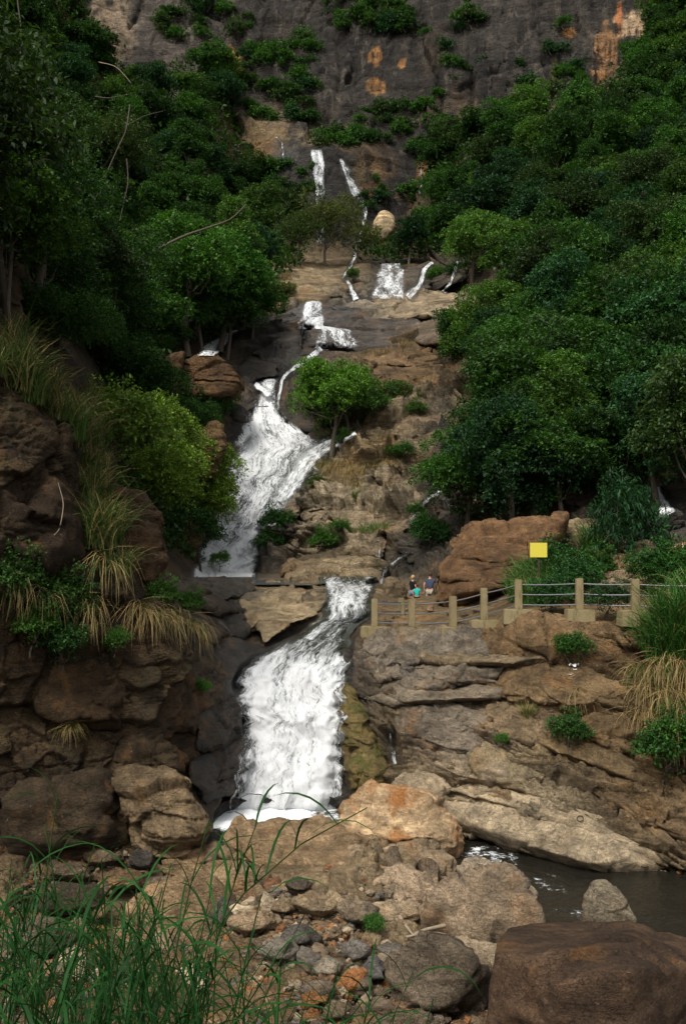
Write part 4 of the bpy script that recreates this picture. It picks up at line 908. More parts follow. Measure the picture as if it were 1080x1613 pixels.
def water_material(name, body, foam_rough=0.6):
    t = NT(name); p = t.pos()
    den = t.attr("den").outputs["Fac"]
    n1 = t.noise(t.mapping(p, (1, 0.7, 1)), 1.4, 6, 0.65, 0.8); n2 = t.noise(p, 7.0, 5, 0.65, 0.4)
    f = t.math('ADD', t.math('ADD', t.math('MULTIPLY', n1, 0.6), t.math('MULTIPLY', n2, 0.5)), t.math('SUBTRACT', den, 1.10))
    foam = t.ramp(f, -0.03, 0.12)
    rip = t.math('ADD', t.noise(t.mapping(p, (1, 0.5, 1)), 3.0, 4, 0.6, 0.5), t.math('MULTIPLY', n2, 0.35))
    wb = t.bsdf(body, 0.07, 0.5, rip, 0.9, 0.10)
    fb = t.bsdf((0.78, 0.80, 0.80), 0.6, 0.25, n2, 0.5, 0.05)
    m = t.n("ShaderNodeMixShader"); t.l(foam, m.inputs[0]); t.l(wb.outputs[0], m.inputs[1]); t.l(fb.outputs[0], m.inputs[2])
    return t.done(m.outputs[0])
M['water'] = water_material('stream_water', (0.012, 0.011, 0.008))
M['pool'] = water_material('pool_water', (0.035, 0.042, 0.035))

_dg = [None]
def surf_rock(px, py):
    """distance of the first rock surface met at a pixel (falls lie on the rock that is really there)"""
    if _dg[0] is None:
        bpy.context.view_layer.update(); _dg[0] = bpy.context.evaluated_depsgraph_get()
    px, py = np.broadcast_arrays(np.asarray(px, float), np.asarray(py, float))
    D = at(px, py, 30.0) - np.array([0, 0, EYE]); out = np.empty(px.shape)
    o = Vector((0, 0, EYE))
    for i in np.ndindex(px.shape):
        ok, p, n, _, ob, _ = SC.ray_cast(_dg[0], o, Vector(D[i]).normalized())
        out[i] = p.y if ok else 200.0
    for _ in range(2):
        E = np.pad(out, 1, mode='edge')
        out = np.minimum(out, (E[:-2, 1:-1] + E[2:, 1:-1] + E[1:-1, :-2] + E[1:-1, 2:] + 2 * out) / 6 + .15)
    return out
def waterfall(label, rows, nu=30, step=3.0, off=0.25, lump=0.18, den=None, deep=None, surf=surf_rock, edge=0.5, seed=0, base=None):
    ys = [r[0] for r in rows]
    n = max(4, int((ys[-1] - ys[0]) / step)); yy = np.linspace(ys[0], ys[-1], n + 1)
    Lx = pchip(ys, [r[1] for r in rows], yy); Rx = pchip(ys, [r[2] for r in rows], yy)
    u = np.linspace(0, 1, nu + 1)
    px = Lx[:, None] + (Rx - Lx)[:, None] * u[None, :]; py = np.repeat(yy[:, None], nu + 1, 1)
    jit = lambda k: (noise(np.stack([yy * .07, yy * 0 + k, yy * 0 + seed], -1), 7) + .25 * noise(np.stack([yy * .21, yy * 0 + k, yy * 0 + seed], -1), 8)) * (Rx - Lx).clip(6, 130) * .085
    px = px + jit(1.5)[:, None] * (1 - u)[None, :] + jit(9.5)[:, None] * u[None, :]
    SF = surf(px, py)
    if base:
        kb = int(np.argmin(np.abs(yy - base))); SF[kb + 1:] = SF[kb][None, :]
    P = at(px, py, SF)
    wid = np.linalg.norm(P[:, -1] - P[:, 0], axis=-1)
    dv = np.linalg.norm(np.diff(P[:, nu // 2], axis=0), axis=-1); vv = np.concatenate([[0], np.cumsum(dv)])
    U = (u[None, :] - .5) * wid[:, None] + seed * 3.7; Vv = np.repeat(vv[:, None], nu + 1, 1)
    e = np.minimum(u, 1 - u)[None, :] * wid[:, None]
    q = np.stack([U.ravel() * 1.3, Vv.ravel() * .4, np.full(U.size, seed * 1.7)], -1)
    L = (fbm(q, 4, 90 + seed) * lump).reshape(U.shape)
    rnd = (1 - .8 * sstep(ys[-1] - 14, ys[-1], yy))[:, None] * off * (0.25 + 0.75 * sstep(0, max(.12 * wid.max(), .15), e)) + L
    P = at(px, py, SF - rnd)
    D = np.interp(yy, [d[0] for d in den], [d[1] for d in den])[:, None] * np.ones_like(px) if den else np.full(px.shape, .7)
    D = D - edge * (1 - sstep(0, max(.16 * wid.mean(), .15), e)) 
    W = np.interp(yy, [d[0] for d in deep], [d[1] for d in deep])[:, None] * np.ones_like(px) if deep else np.zeros(px.shape)
    m = mesh_np('waterfall', P.reshape(-1, 3), grid_faces(n + 1, nu + 1), {'den': D.ravel(), 'deep': W.ravel()}, True, M['fall'], np.stack([U.ravel(), Vv.ravel()], -1))
    return tag(obj('waterfall', m), label, 'waterfall', 'waterfalls stepping down the valley', 'structure')
def rivulet(label, path, w, seed=0, den=.75, off=.25, surf=surf_rock):
    """thin stream running down over rock along a path of pixels"""
    path = np.array(path, float); s = np.concatenate([[0], np.cumsum(np.linalg.norm(np.diff(path, axis=0), axis=1))])
    n = max(4, int(s[-1] / 3)); t = np.linspace(0, s[-1], n + 1)
    c = np.stack([pchip(s, path[:, 0], t), pchip(s, path[:, 1], t)], -1)
    ww = np.interp(t, s, w if hasattr(w, '__len__') else [w] * len(path))
    tg = np.gradient(c, axis=0); tg /= np.linalg.norm(tg, axis=1, keepdims=True); nr = np.stack([tg[:, 1], -tg[:, 0]], -1)
    nu = 14; u = np.linspace(-.5, .5, nu + 1)
    ww = ww * (1.15 + .55 * noise(np.stack([t * .11, t * 0 + seed, t * 0], -1), 3)).clip(.4)
    c = c + nr * (1.6 * noise(np.stack([t * .08, t * 0 + seed, t * 0 + 4], -1), 4))[:, None]
    q = c[:, None, :] + nr[:, None, :] * (u[None, :] * ww[:, None])[..., None]
    P = at(q[..., 0], q[..., 1], surf(q[..., 0], q[..., 1]) - off - .12 * (1 - 4 * u[None, :] ** 2))
    sc = float(np.mean(P[..., 1])) / F
    U = u[None, :] * ww[:, None] * sc + seed * 2.3; Vv = np.repeat(t[:, None] * sc, nu + 1, 1)
    D = den + .08 - .7 * (1 - sstep(0, .36, .5 - np.abs(u)))[None, :] * np.ones_like(U) + .22 * noise(np.stack([t * .09, t * 0 + seed, t * 0 + 9], -1), 6)[:, None]
    m = mesh_np('waterfall', P.reshape(-1, 3), grid_faces(n + 1, nu + 1), {'den': D.ravel(), 'deep': np.full(U.size, .35)}, True, M['fall'], np.stack([U.ravel(), Vv.ravel()], -1))
    return tag(obj('waterfall', m), label, 'waterfall', 'waterfalls stepping down the valley', 'structure')

waterfall('broad white lowest fall dropping from the rapids into the plunge pool',
          [(909, 500, 592), (918, 503, 592), (930, 510, 590), (945, 512, 586), (968, 508, 592), (985, 490, 566), (1005, 458, 553)] + FALL['lower'][3:],
          60, 3, .34, .20, [(909, .5), (918, .62), (945, .76), (965, .66), (985, .58), (1010, .60), (1035, .76), (1070, .88), (1200, .86), (1260, .95), (1284, 1.0)],
          [(909, 1), (1000, 1), (1040, .8), (1075, .3), (1284, .2)], edge=.42, base=1250)
waterfall('tall white fall spreading over dark rock into the upper pool', [(597, 408, 436), (603, 404, 438)] + FALL['second'][2:], 70, 3, .40, .22,
          [(588, .86), (640, .88), (668, .84), (700, .80), (760, .78), (800, .76), (850, .80), (890, .95), (912, 1.2)], None, seed=1, edge=.45)
rivulet('right hand arm of the tall fall running down from the green bush', [(560, 682), (532, 694), (500, 712), (480, 735), (462, 760), (440, 790)], [16, 26, 34, 36, 40, 30], 2, .66, .6)
waterfall('white curtain over the smooth dark rock dome', [(474, 479, 508), (482, 473, 512), (500, 468, 514), (518, 463, 513)], 26, 2, .5, .2, [(474, .66), (518, .70)], None, seed=3)
waterfall('wide thin curtain below the smooth dark rock dome', [(514, 500, 520), (520, 498, 560), (532, 494, 568), (548, 488, 568)], 26, 2, .6, .3, [(514, .66), (548, .54)], None, seed=4)
waterfall('fall half hidden by leaves of the left trees', [(520, 352, 378), (532, 340, 366), (548, 316, 352), (560, 308, 340)], 18, 2, .8, .2, [(520, .8), (560, .75)], None, seed=5)
waterfall('broad stepped curtain between black rocks below the forest', [(415, 593, 640), (428, 590, 642), (450, 586, 643), (470, 580, 640)], 30, 2, .6, .4, [(415, .60), (470, .66)], None, seed=6)
rivulet('narrow white chute right of the broad stepped curtain', [(681, 413), (668, 425), (662, 445), (642, 468)], [6, 10, 13, 22], 7, .62, .7)
rivulet('thin white chute at the edge of the right forest below the cliff', [(721, 412), (714, 430), (709, 446), (698, 460)], [7, 7, 6, 14], 8, .60, .7)
rivulet('short chute left of the broad stepped curtain', [(546, 442), (553, 455), (560, 472)], [7, 10, 16], 9, .66, .7)
rivulet('small stream bending down to the head of the tall fall', [(505, 548), (485, 566), (462, 580), (446, 596), (440, 620), (436, 650)], [14, 11, 9, 8, 7, 9], 10, .6, .5)
rivulet('thread of water joining the head of the tall fall', [(402, 604), (412, 612), (424, 622)], [10, 12, 14], 11, .8, .8)
waterfall('highest white fall leaping from the cliff notch', [(236, 488, 508), (250, 489, 512), (275, 491, 513), (300, 494, 514), (340, 496, 514), (384, 498, 511)], 14, 2.5, 1.2, .3, [(236, .74), (300, .62), (384, .48)], None, surf_rock, seed=12)
rivulet('thin veil right of the highest fall', [(536, 250), (545, 268), (553, 290), (563, 308)], [6, 14, 16, 24], 13, .60, .8)
rivulet('lower threads of the thin veil beside the pale domed boulder', [(566, 310), (576, 335), (568, 365), (560, 400), (548, 425), (540, 438)], [12, 8, 7, 8, 8, 6], 14, .58, .8)
rivulet('hair-thin trickle at the left of the cliff notch', [(436, 215), (444, 225), (446, 258)], [6, 4, 4], 15, .55, .8)
rivulet('faint trickle on the orange cliff right of the veil', [(662, 262), (664, 285), (660, 305)], [5, 5, 6], 16, .5, .8)
rivulet('trickle dropping beside the dome of the stepped ledges', [(723, 672), (722, 696)], [7, 12], 17, .56, .4)
rivulet('winding trickle down the dark side of the stepped ledges', [(708, 722), (711, 745), (702, 768), (680, 782), (660, 800), (645, 826)], [5, 8, 11, 14, 10, 12], 18, .46, .3)
rivulet('thin white thread over the stacked blocks', [(603, 842), (599, 862), (596, 884)], [4, 5, 6], 19, .42, .3)
rivulet('trickles fanning over the black block behind the visitors', [(645, 868), (622, 885), (606, 900), (600, 920)], [7, 8, 10, 8], 20, .34, .25)
rivulet('small side fall under the right trees', [(1028, 765), (1036, 785), (1050, 812)], [20, 26, 42], 21, .66, .5)
rivulet('short white chute left of the small side fall', [(996, 778), (1002, 788), (1012, 800)], [7, 9, 12], 22, .76, .5)
rivulet('little fall into the pothole beside the mossy spur', [(614, 1155), (618, 1180), (622, 1204)], [4, 7, 12], 23, .42, .25)

def water_sheet(name, label, x0, x1, y0, y1, z, step, denf, mat, polys, amp=.03):
    X, Y = np.meshgrid(np.arange(x0, x1, step), np.arange(y0, y1, step))
    q = np.stack([X.ravel(), Y.ravel(), np.zeros(X.size)], -1)
    d = denf(q[:, 0], q[:, 1])
    Z = z + amp * fbm(q * 1.1, 4, 95) + .16 * np.clip(d - .55, 0, 1) * fbm(q * 2.1, 3, 97)
    V = np.stack([q[:, 0], q[:, 1], Z], -1); Q = grid_faces(*X.shape)
    a, b = to_px(V[Q].mean(1)); keep = np.zeros(len(Q), bool)
    for pl in polys: keep |= in_poly(a, b, pl)
    Q = Q[keep]; u, inv = np.unique(Q.ravel(), return_inverse=True)
    m = mesh_np(name, V[u], inv.reshape(-1, 4), {'den': d[u]}, True, mat)
    return tag(obj(name, m), label, 'water', None, 'structure')
def blob(x, y, c, r):
    return np.exp(-(((x - c[0]) / r[0]) ** 2 + ((y - c[1]) / r[1]) ** 2))
_b = at(430, 1285, 30.4); _s1 = at(815, 1372, 25); _s2 = at(860, 1385, 24.2)
def den_low(x, y):
    xl, xr = at(345, 1290, 30.2)[0], at(528, 1290, 30.2)[0]
    dist = np.hypot(np.maximum(np.maximum(xl - x, x - xr), 0) * 1.1, np.maximum(30.6 - y, 0))
    near = (.66 - .34 * sstep(at(455, 1290, 30.2)[0], at(500, 1290, 30.2)[0], x)) * np.exp(-(dist / (1.25 + .5 * noise(np.stack([x * .9, y * .9, x * 0], -1), 5))) ** 2)
    return .28 + near + .24 * blob(x, y, _s1[:2], (1.3, .6)) + .20 * blob(x, y, _s2[:2], (1.2, .6)) + .22 * blob(x, y, at(775, 1345, 26.4)[:2], (1.2, 1)) + .18 * blob(x, y, at(900, 1410, 22.6)[:2], (2.5, .8)) + .2 * blob(x, y, at(760, 1330, 27.4)[:2], (.8, .8))
water_sheet('stream', 'dark clear stream and foaming plunge pool below the lowest fall', -6.5, 22, 16.5, 33.0, 0.0, .12, den_low, M['water'], [[(318, 1250), (600, 1250), (600, 1330), (520, 1360), (330, 1370)], [(690, 1290), (900, 1320), (1700, 1350), (1900, 1600), (800, 1600), (690, 1420)]])
_p = at(360, 907, 62)
def den_up(x, y):
    return .30 + .7 * blob(x, y, (_p[0], _p[1] + 2.2), (2.6, 2.2))
water_sheet('pool', 'calm grey-green upper pool at the foot of the tall fall', -15, 2.6, 40.5, 66.5, 7.0, .2, den_up, M['pool'], [[(270, 898), (560, 898), (560, 912), (505, 920), (490, 922), (440, 921), (330, 921)]])
# ================================================================== VEGETATION
def leaf_material(name, tint=(1, 1, 1), gloss=0.16):
    t = NT(name)
    r = t.attr("lr").outputs["Fac"]
    oi = t.n("ShaderNodeObjectInfo")
    c = t.scalecol(oi.outputs["Color"], t.ramp(r, 0, 1, .55, 1.5))
    c = t.mix(t.ramp(r, .72, 1.0, 0, .55), c, t.mix(1.0, c, (2.0, 1.5, .9), 'MULTIPLY'))
    b = t.bsdf(c, 0.55, gloss)
    tl = t.n("ShaderNodeBsdfTranslucent"); t.l(t.mix(1.0, c, (1.3, 1.5, .6), 'MULTIPLY'), tl.inputs[0])
    m = t.n("ShaderNodeMixShader"); m.inputs[0].default_value = .28
    t.l(b.outputs[0], m.inputs[1]); t.l(tl.outputs[0], m.inputs[2])
    return t.done(m.outputs[0])
M['leaf'] = leaf_material('foliage')
def grass_material():
    t = NT('grass_blade')
    r = t.attr("lr").outputs["Fac"]; h = t.attr("tt").outputs["Fac"]
    oi = t.n("ShaderNodeObjectInfo"); dry = t.math('SUBTRACT', 1.0, oi.outputs["Alpha"])
    g = t.scalecol(oi.outputs["Color"], t.ramp(r, 0, 1, .6, 1.45))
    st = t.scalecol(t.mix(r, (.20, .135, .055), (.33, .24, .105)), t.ramp(h, 0, 1, .75, 1.1))
    k = t.ramp(t.math('ADD', dry, t.math('SUBTRACT', t.math('MULTIPLY', r, 1.0), .5)), .35, .65)
    k = t.math('MAXIMUM', k, t.math('MULTIPLY', t.ramp(h, .7, 1.0), t.ramp(dry, 0, .4)))
    c = t.mix(k, g, st)
    b = t.bsdf(c, 0.55, .12)
    tl = t.n("ShaderNodeBsdfTranslucent"); t.l(t.scalecol(c, 1.3), tl.inputs[0])
    m = t.n("ShaderNodeMixShader"); m.inputs[0].default_value = .25
    t.l(b.outputs[0], m.inputs[1]); t.l(tl.outputs[0], m.inputs[2])
    return t.done(m.outputs[0])
M['grass'] = grass_material()
def bark_material():
    t = NT('bark'); p = t.pos()
    n = t.noise(t.mapping(p, (6, 6, 1.2)), 1.0, 6, .65)
    return t.done(t.bsdf(t.mix(n, (.035, .028, .02), (.14, .115, .085)), .9, .15, n, .6, .05))
M['bark'] = bark_material()

def leaves_at(rs, base, axis, length, width, nrm=None):
    """folded rhombic leaves, one per row"""
    n = len(base)
    axis = axis / (np.linalg.norm(axis, axis=1, keepdims=True) + 1e-9)
    up = np.array([0, 0, 1.0]) + rs.normal(size=(n, 3)) * .45 if nrm is None else nrm
    side = np.cross(axis, up); side /= np.linalg.norm(side, axis=1, keepdims=True) + 1e-9
    nn = np.cross(side, axis)
    L = np.asarray(length).reshape(-1, 1); Wd = np.asarray(width).reshape(-1, 1)
    p0 = base; p2 = base + axis * L - nn * L * .12
    mid = base + axis * L * .42
    p1 = mid + side * Wd * .5 + nn * L * .05; p3 = mid - side * Wd * .5 + nn * L * .05
    V = np.stack([p0, p1, p2, p3], 1).reshape(-1, 3)
    return V, np.arange(4 * n).reshape(n, 4)
def crown_mesh(name, seed, R=(3, 3, 2.6), lobes=14, twigs=900, per=7, ll=.34, lw=.17, low=-.35, twig=.55, holes=.15, base_z=0.0):
    rs = np.random.default_rng(seed)
    R = np.array(R, float)
    d = rs.normal(size=(lobes, 3)); d[:, 2] = np.abs(d[:, 2]) * 1.0 - .45 * (rs.random(lobes) < .5)
    d /= np.linalg.norm(d, axis=1, keepdims=True)
    C = d * rs.uniform(.35, .98, (lobes, 1)) * R
    C[0] = 0
    lr = rs.uniform(.9, 1.5, lobes) * R.mean() * (1.0 / lobes) ** .42; lr[0] *= 1.7
    k = rs.choice(lobes, twigs, p=lr ** 2 / (lr ** 2).sum())
    o = rs.normal(size=(twigs, 3)); o /= np.linalg.norm(o, axis=1, keepdims=True)
    flip = (o[:, 2] < low) & (rs.random(twigs) < .85); o[flip, 2] *= -1
    P = C[k] + o * (lr[k] * rs.uniform(.62, 1.08, twigs) ** .6)[:, None] * np.array([1, 1, .8])
    g = noise(P / (R.mean() * .22) + seed, seed)
    keep = g > -.9 + holes * 2.2
    P, o = P[keep], o[keep]; n = len(P)
    ax = o * .8 + rs.normal(size=(n, 3)) * .55 + np.array([0, 0, .15]); ax /= np.linalg.norm(ax, axis=1, keepdims=True)
    tone = rs.normal(size=n) * .16 + .45 + .16 * g[keep]
    Vs, Fs, A = [], [], []
    off = 0
    for j in range(per):
        t = (j + .5) / per
        b = P + ax * (t * twig) + np.array([0, 0, -.12 * twig * t * t])
        dv = np.cross(ax, rs.normal(size=(n, 3))); dv /= np.linalg.norm(dv, axis=1, keepdims=True) + 1e-9
        la = ax * .55 + dv * .9 + np.array([0, 0, -.15])
        V, Fc = leaves_at(rs, b, la, ll * rs.uniform(.65, 1.2, n), lw * rs.uniform(.75, 1.2, n))
        Vs.append(V); Fs.append(Fc + off); off += len(V)
        A.append(np.repeat(np.clip(tone + rs.normal(size=n) * .14, 0, 1), 4))
    V = np.concatenate(Vs); V[:, 2] += base_z
    return mesh_np(name, V, np.concatenate(Fs), {'lr': np.concatenate(A)}, True, M['leaf']), C + np.array([0, 0, base_z]), lr
def tube(path, rad, n=6):
    path = np.asarray(path, float); rad = np.asarray(rad, float)
    tg = np.gradient(path, axis=0); tg /= np.linalg.norm(tg, axis=1, keepdims=True) + 1e-9
    ref = np.where(np.abs(tg[:, 2:3]) > .9, np.array([[1.0, 0, 0]]), np.array([[0, 0, 1.0]]))
    a = np.cross(tg, ref); a /= np.linalg.norm(a, axis=1, keepdims=True); b = np.cross(tg, a)
    th = np.linspace(0, 2 * np.pi, n, endpoint=False)
    V = path[:, None, :] + rad[:, None, None] * (a[:, None, :] * np.cos(th)[None, :, None] + b[:, None, :] * np.sin(th)[None, :, None])
    m = len(path); F = []
    i = np.arange(m - 1)[:, None] * n; j = np.arange(n)[None, :]; j2 = (j + 1) % n
    F = np.stack([i + j, i + j2, i + n + j2, i + n + j], -1).reshape(-1, 4)
    return V.reshape(-1, 3), F
def join(parts):
    V, F, o = [], [], 0
    for v, f in parts:
        V.append(v); F.append(f + o); o += len(v)
    return np.concatenate(V), np.concatenate(F)
def trunk_mesh(name, seed, H, C, r0=.16, limbs=7):
    rs = np.random.default_rng(seed)
    t = np.linspace(0, 1, 7)
    ctr = np.stack([.25 * np.sin(t * 3 + seed), .2 * np.cos(t * 2.6 + seed) - .2, -.6 + t * (H + .6)], -1)
    parts = [tube(ctr, r0 * (1.35 - .8 * t), 7)]
    for k in range(min(limbs, len(C))):
        e = C[k]; s0 = ctr[rs.integers(3, 6)]
        u = np.linspace(0, 1, 6)[:, None]
        p = s0 * (1 - u) + e * u + np.array([0, 0, -.35]) * (np.sin(u * np.pi)) + rs.normal(size=(6, 3)) * .07
        parts.append(tube(p, r0 * .5 * (1 - .75 * u[:, 0]), 5))
    V, F = join(parts)
    return mesh_np(name, V, F, None, True, M['bark'])
KINDS = {}
def make_kind(key, n, H, **kw):
    KINDS[key] = []
    for i in range(n):
        cm, C, lr = crown_mesh('crown', kw.get('seed', 0) + i * 11 + 1, base_z=H, **{k: v for k, v in kw.items() if k not in ('seed', 'r0')})
        KINDS[key].append((cm, trunk_mesh('trunk', i + kw.get('seed', 0), H, C, kw.get('r0', .16))))
make_kind('far', 8, 3.0, seed=200, R=(3.1, 3.1, 2.7), twigs=2300, per=6, ll=.27, lw=.14, lobes=24, holes=.22)
make_kind('near', 6, 3.4, seed=300, R=(3.3, 3.3, 2.8), twigs=3300, per=7, ll=.20, lw=.10, lobes=28, twig=.45, holes=.26)
make_kind('big', 3, 3.6, seed=350, R=(4.6, 4.4, 3.6), twigs=6000, per=7, ll=.17, lw=.085, lobes=44, twig=.5, holes=.3, r0=.22)
make_kind('bush', 5, .75, seed=400, R=(1.15, 1.15, .85), twigs=1000, per=6, ll=.115, lw=.06, lobes=16, twig=.26, r0=.04, holes=.22)
make_kind('thicket', 4, 1.2, seed=450, R=(2.3, 2.2, 1.7), twigs=4200, per=6, ll=.12, lw=.062, lobes=30, twig=.3, r0=.05, holes=.24)
make_kind('fine', 3, 3.2, seed=500, R=(2.6, 2.6, 2.9), twigs=1500, per=9, ll=.16, lw=.08, lobes=22, twig=.6, holes=.30, r0=.10)
make_kind('fern', 2, .35, seed=600, R=(.8, .8, .5), twigs=420, per=8, ll=.14, lw=.035, lobes=8, twig=.35, r0=.03)
make_kind('tall', 3, 4.0, seed=650, R=(2.2, 2.2, 4.0), twigs=2200, per=6, ll=.24, lw=.12, lobes=26, holes=.28)
make_kind('scrub', 4, .4, seed=680, R=(1.2, 1.0, .8), twigs=330, per=6, ll=.2, lw=.10, lobes=12, twig=.3, r0=.04, holes=.3)
GREENS = [((.022, .058, .012), 'dark green'), ((.035, .092, .016), 'mid green'), ((.055, .115, .02), 'light green'), ((.034, .062, .018), 'olive green'), ((.020, .060, .022), 'blue-green')]
def plant(kind, px, py, s, label, cat, name, group=None, Y=None, col=(.03, .075, .014), rz=0, sink=.1, idx=None, stretch=1.0, tilt=None, raw=False):
    if Y and not raw:
        Yg = float(Yf(px, py)); Yg -= min(1.0, .015 * Yg); s *= Yg / Y; Y = Yg
    P = at(px, py, Y) if Y else ground(px, py)
    v = KINDS[kind]; cm, tm = v[(int(px * 3 + py) if idx is None else idx) % len(v)]
    t = thing(name, label, cat, (P[0], P[1], P[2] - sink * s), group, rz)
    t.scale = (s, s, s * stretch)
    if tilt: t.rotation_euler = (tilt[0], tilt[1], rz)
    tr = obj('trunk' if kind in ('far', 'near', 'fine', 'big', 'tall') else 'stem', tm, t)
    cr = obj('crown' if kind in ('far', 'near', 'fine', 'big', 'tall') else 'foliage', cm, t); cr.color = (*col, 1)
    return t
# ---- the forest either side
FOREST_R = [(690, 330), (665, 270), (690, 215), (760, 200), (830, 195), (905, 185), (950, 140), (1000, 110), (1040, 20), (1180, -40), (1220, 300), (1220, 720), (1080, 760), (960, 770), (900, 780), (800, 800), (735, 790), (775, 720), (780, 640), (755, 600), (750, 560), (795, 500), (785, 430), (725, 405), (640, 398), (632, 385), (650, 375)]
FOREST_L = [(-160, -120), (100, -80), (130, 30), (210, 130), (330, 100), (385, 120), (400, 200), (430, 230), (440, 290), (480, 330), (490, 400), (420, 412), (400, 440), (380, 520), (330, 530), (260, 520), (180, 500), (80, 480), (40, 440), (-160, 440)]
rng = random.Random(11)
placed = []
ZONES = {'right': [(640, 385, 'beside the pale domed boulder'), (700, 260, 'below the orange-streaked cliff'), (800, 220, 'at the foot of the high cliff'), (930, 200, 'under the grey streak of the cliff'), (1040, 80, 'climbing the upper right of the cliff'), (1060, 300, 'high on the right margin'), (900, 330, 'in the upper middle of the right forest'), (760, 360, 'above the two white chutes'), (740, 480, 'beside the upper tan slabs'), (850, 480, 'in the heart of the right forest'), (1040, 480, 'halfway up the right margin'), (780, 600, 'beside the brown crag'), (900, 620, 'above the massive rust-brown boulder'), (1050, 640, 'low on the right margin'), (800, 740, 'behind the massive rust-brown boulder'), (960, 740, 'above the small side fall')],
 'left': [(40, 0, 'in the top left corner'), (150, 120, 'below the pale upper left cliff'), (300, 160, 'under the left end of the dark cliff'), (400, 260, 'left of the highest fall'), (470, 360, 'left of the thin olive tree'), (380, 400, 'above the scrubby tan ledge'), (300, 320, 'in the middle of the left forest'), (180, 260, 'among the hanging creepers'), (60, 220, 'at the left margin'), (60, 400, 'above the left rock wall'), (180, 420, 'over the long grass of the left rim'), (300, 480, 'above the smooth brown boulder'), (400, 490, 'beside the smooth dark dome')]}
def tree_label(cn, kind, s, x, y, side):
    z = min(ZONES[side], key=lambda q: (q[0] - x) ** 2 + (q[1] - y) ** 2)[2]
    sh = 'tall narrow' if kind == 'tall' else ('broad' if s > 1.12 else 'small' if s < .88 else 'rounded')
    return f'{sh} {cn} tree {z}'
def forest(poly, n, seed, side, near_Y, smul=1.0):
    r = random.Random(seed); k = 0
    xs = [p[0] for p in poly]; ys = [p[1] for p in poly]
    for _ in range(n * 60):
        if k >= n: break
        x, y = r.uniform(min(xs), max(xs)), r.uniform(min(ys), max(ys))
        if not in_poly(x, y, poly): continue
        Y = float(Yf(x, y)); s = r.uniform(.75, 1.25) * smul
        if Y > 120: s *= 1.1
        pr = 3.0 * s * F / Y
        if any((x - a) ** 2 + ((y - b) * 1.35) ** 2 < (.62 * (pr + c) / 2) ** 2 for a, b, c in placed): continue
        placed.append((x, y, pr))
        by = y + 2.4 * s * F / Y                # the crown centre sits on (x, y): the foot is lower down
        col, cn = GREENS[r.choices(range(5), (3, 4, 2, 2, 2) if side == 'right' else (4, 4, 2, 2, 1))[0]]
        v = r.uniform(.45, 1.2)
        kind = r.choice(('near', 'near', 'tall')) if Y < near_Y else r.choice(('far', 'far', 'far', 'tall'))
        part = 'upper' if y < 300 else ('middle' if y < 520 else 'lower')
        t = plant(kind, x, min(by, y + 140), s, tree_label(cn, kind, s, x, y, side), 'tree', 'tree', f'forest trees of the {side} hillside',
                  col=tuple(c * v for c in col), rz=r.uniform(0, 6.3), idx=r.randrange(50), stretch=r.uniform(.85, 1.15))
        k += 1
forest(FOREST_R, 210, 1, 'right', 95)
forest(FOREST_L, 150, 2, 'left', 95, .95)
# ---- undergrowth that hides the soil between the trees
def undergrowth():
    rs = np.random.default_rng(9)
    Vs, Fs, A, off = [], [], [], 0
    for poly, n in ((FOREST_R + [], 15000), (FOREST_L + [], 13000), ([(170, 560), (300, 600), (300, 700), (320, 800), (300, 890), (250, 860), (190, 780), (150, 640)], 3200), ([(380, 395), (480, 395), (470, 425), (400, 460), (380, 520)], 700), ([(560, 395), (760, 395), (750, 415), (560, 415)], 500)):
        a = np.array(poly); px = rs.uniform(a[:, 0].min() - 30, a[:, 0].max(), n * 2); py = rs.uniform(a[:, 1].min(), a[:, 1].max() + 25, n * 2)
        ok = in_poly(px, py, poly); px, py = px[ok][:n], py[ok][:n]
        P = ground(px, py); sc = np.clip(P[:, 1] / 70, .5, 1.8)
        P = P + np.array([0, -.5, 1]) * (rs.uniform(0, 1.3, len(P)) * sc)[:, None]
        tone = np.clip(rs.normal(size=len(P)) * .18 + .4 + .2 * noise(P * .3, 5), 0, 1)
        for j in range(3):
            b = P + rs.normal(size=P.shape) * .35 * sc[:, None]
            ax = rs.normal(size=P.shape) + np.array([0, -.6, .5])
            V, Fc = leaves_at(rs, b, ax, .45 * sc * rs.uniform(.7, 1.3, len(P)), .26 * sc)
            Vs.append(V); Fs.append(Fc + off); off += len(V); A.append(np.repeat(tone, 4))
    m = mesh_np('undergrowth', np.concatenate(Vs), np.concatenate(Fs), {'lr': np.concatenate(A)}, True, M['leaf'])
    o = obj('undergrowth', m); o.color = (.026, .062, .013, 1)
    tag(o, 'low leafy undergrowth covering the soil between the forest trees', 'undergrowth', kind='stuff')
undergrowth()
# ---- trees one can name
LG, MG, DG, OL = (.075, .165, .020), (.042, .108, .016), (.022, .058, .012), (.066, .08, .024)
plant('near', 528, 690, 1.0, 'bright green bushy tree standing on the ledge right of the tall fall', 'tree', 'tree', Y=71.5, col=LG, idx=0, stretch=1.12, sink=.9)
plant('near', 545, 668, .62, 'lower green tree growing against the bushy tree beside the tall fall', 'tree', 'tree', Y=70.5, col=MG, idx=3, sink=.6)
plant('near', 500, 650, .55, 'small round tree at the edge of the tall fall', 'tree', 'tree', Y=72, col=LG, idx=2, sink=1.2)
plant('fine', 516, 420, 1.75, 'thin olive tree with open branches in front of the highest fall', 'tree', 'tree', Y=128, col=OL, idx=0)
plant('fine', 470, 418, 1.3, 'olive brown tree left of the thin olive tree at the foot of the high cliff', 'tree', 'tree', Y=126, col=(.04, .066, .018), idx=1)
plant('fine', 560, 420, 1.2, 'small olive tree between the two threads of water below the cliff', 'tree', 'tree', Y=130, col=OL, idx=2)
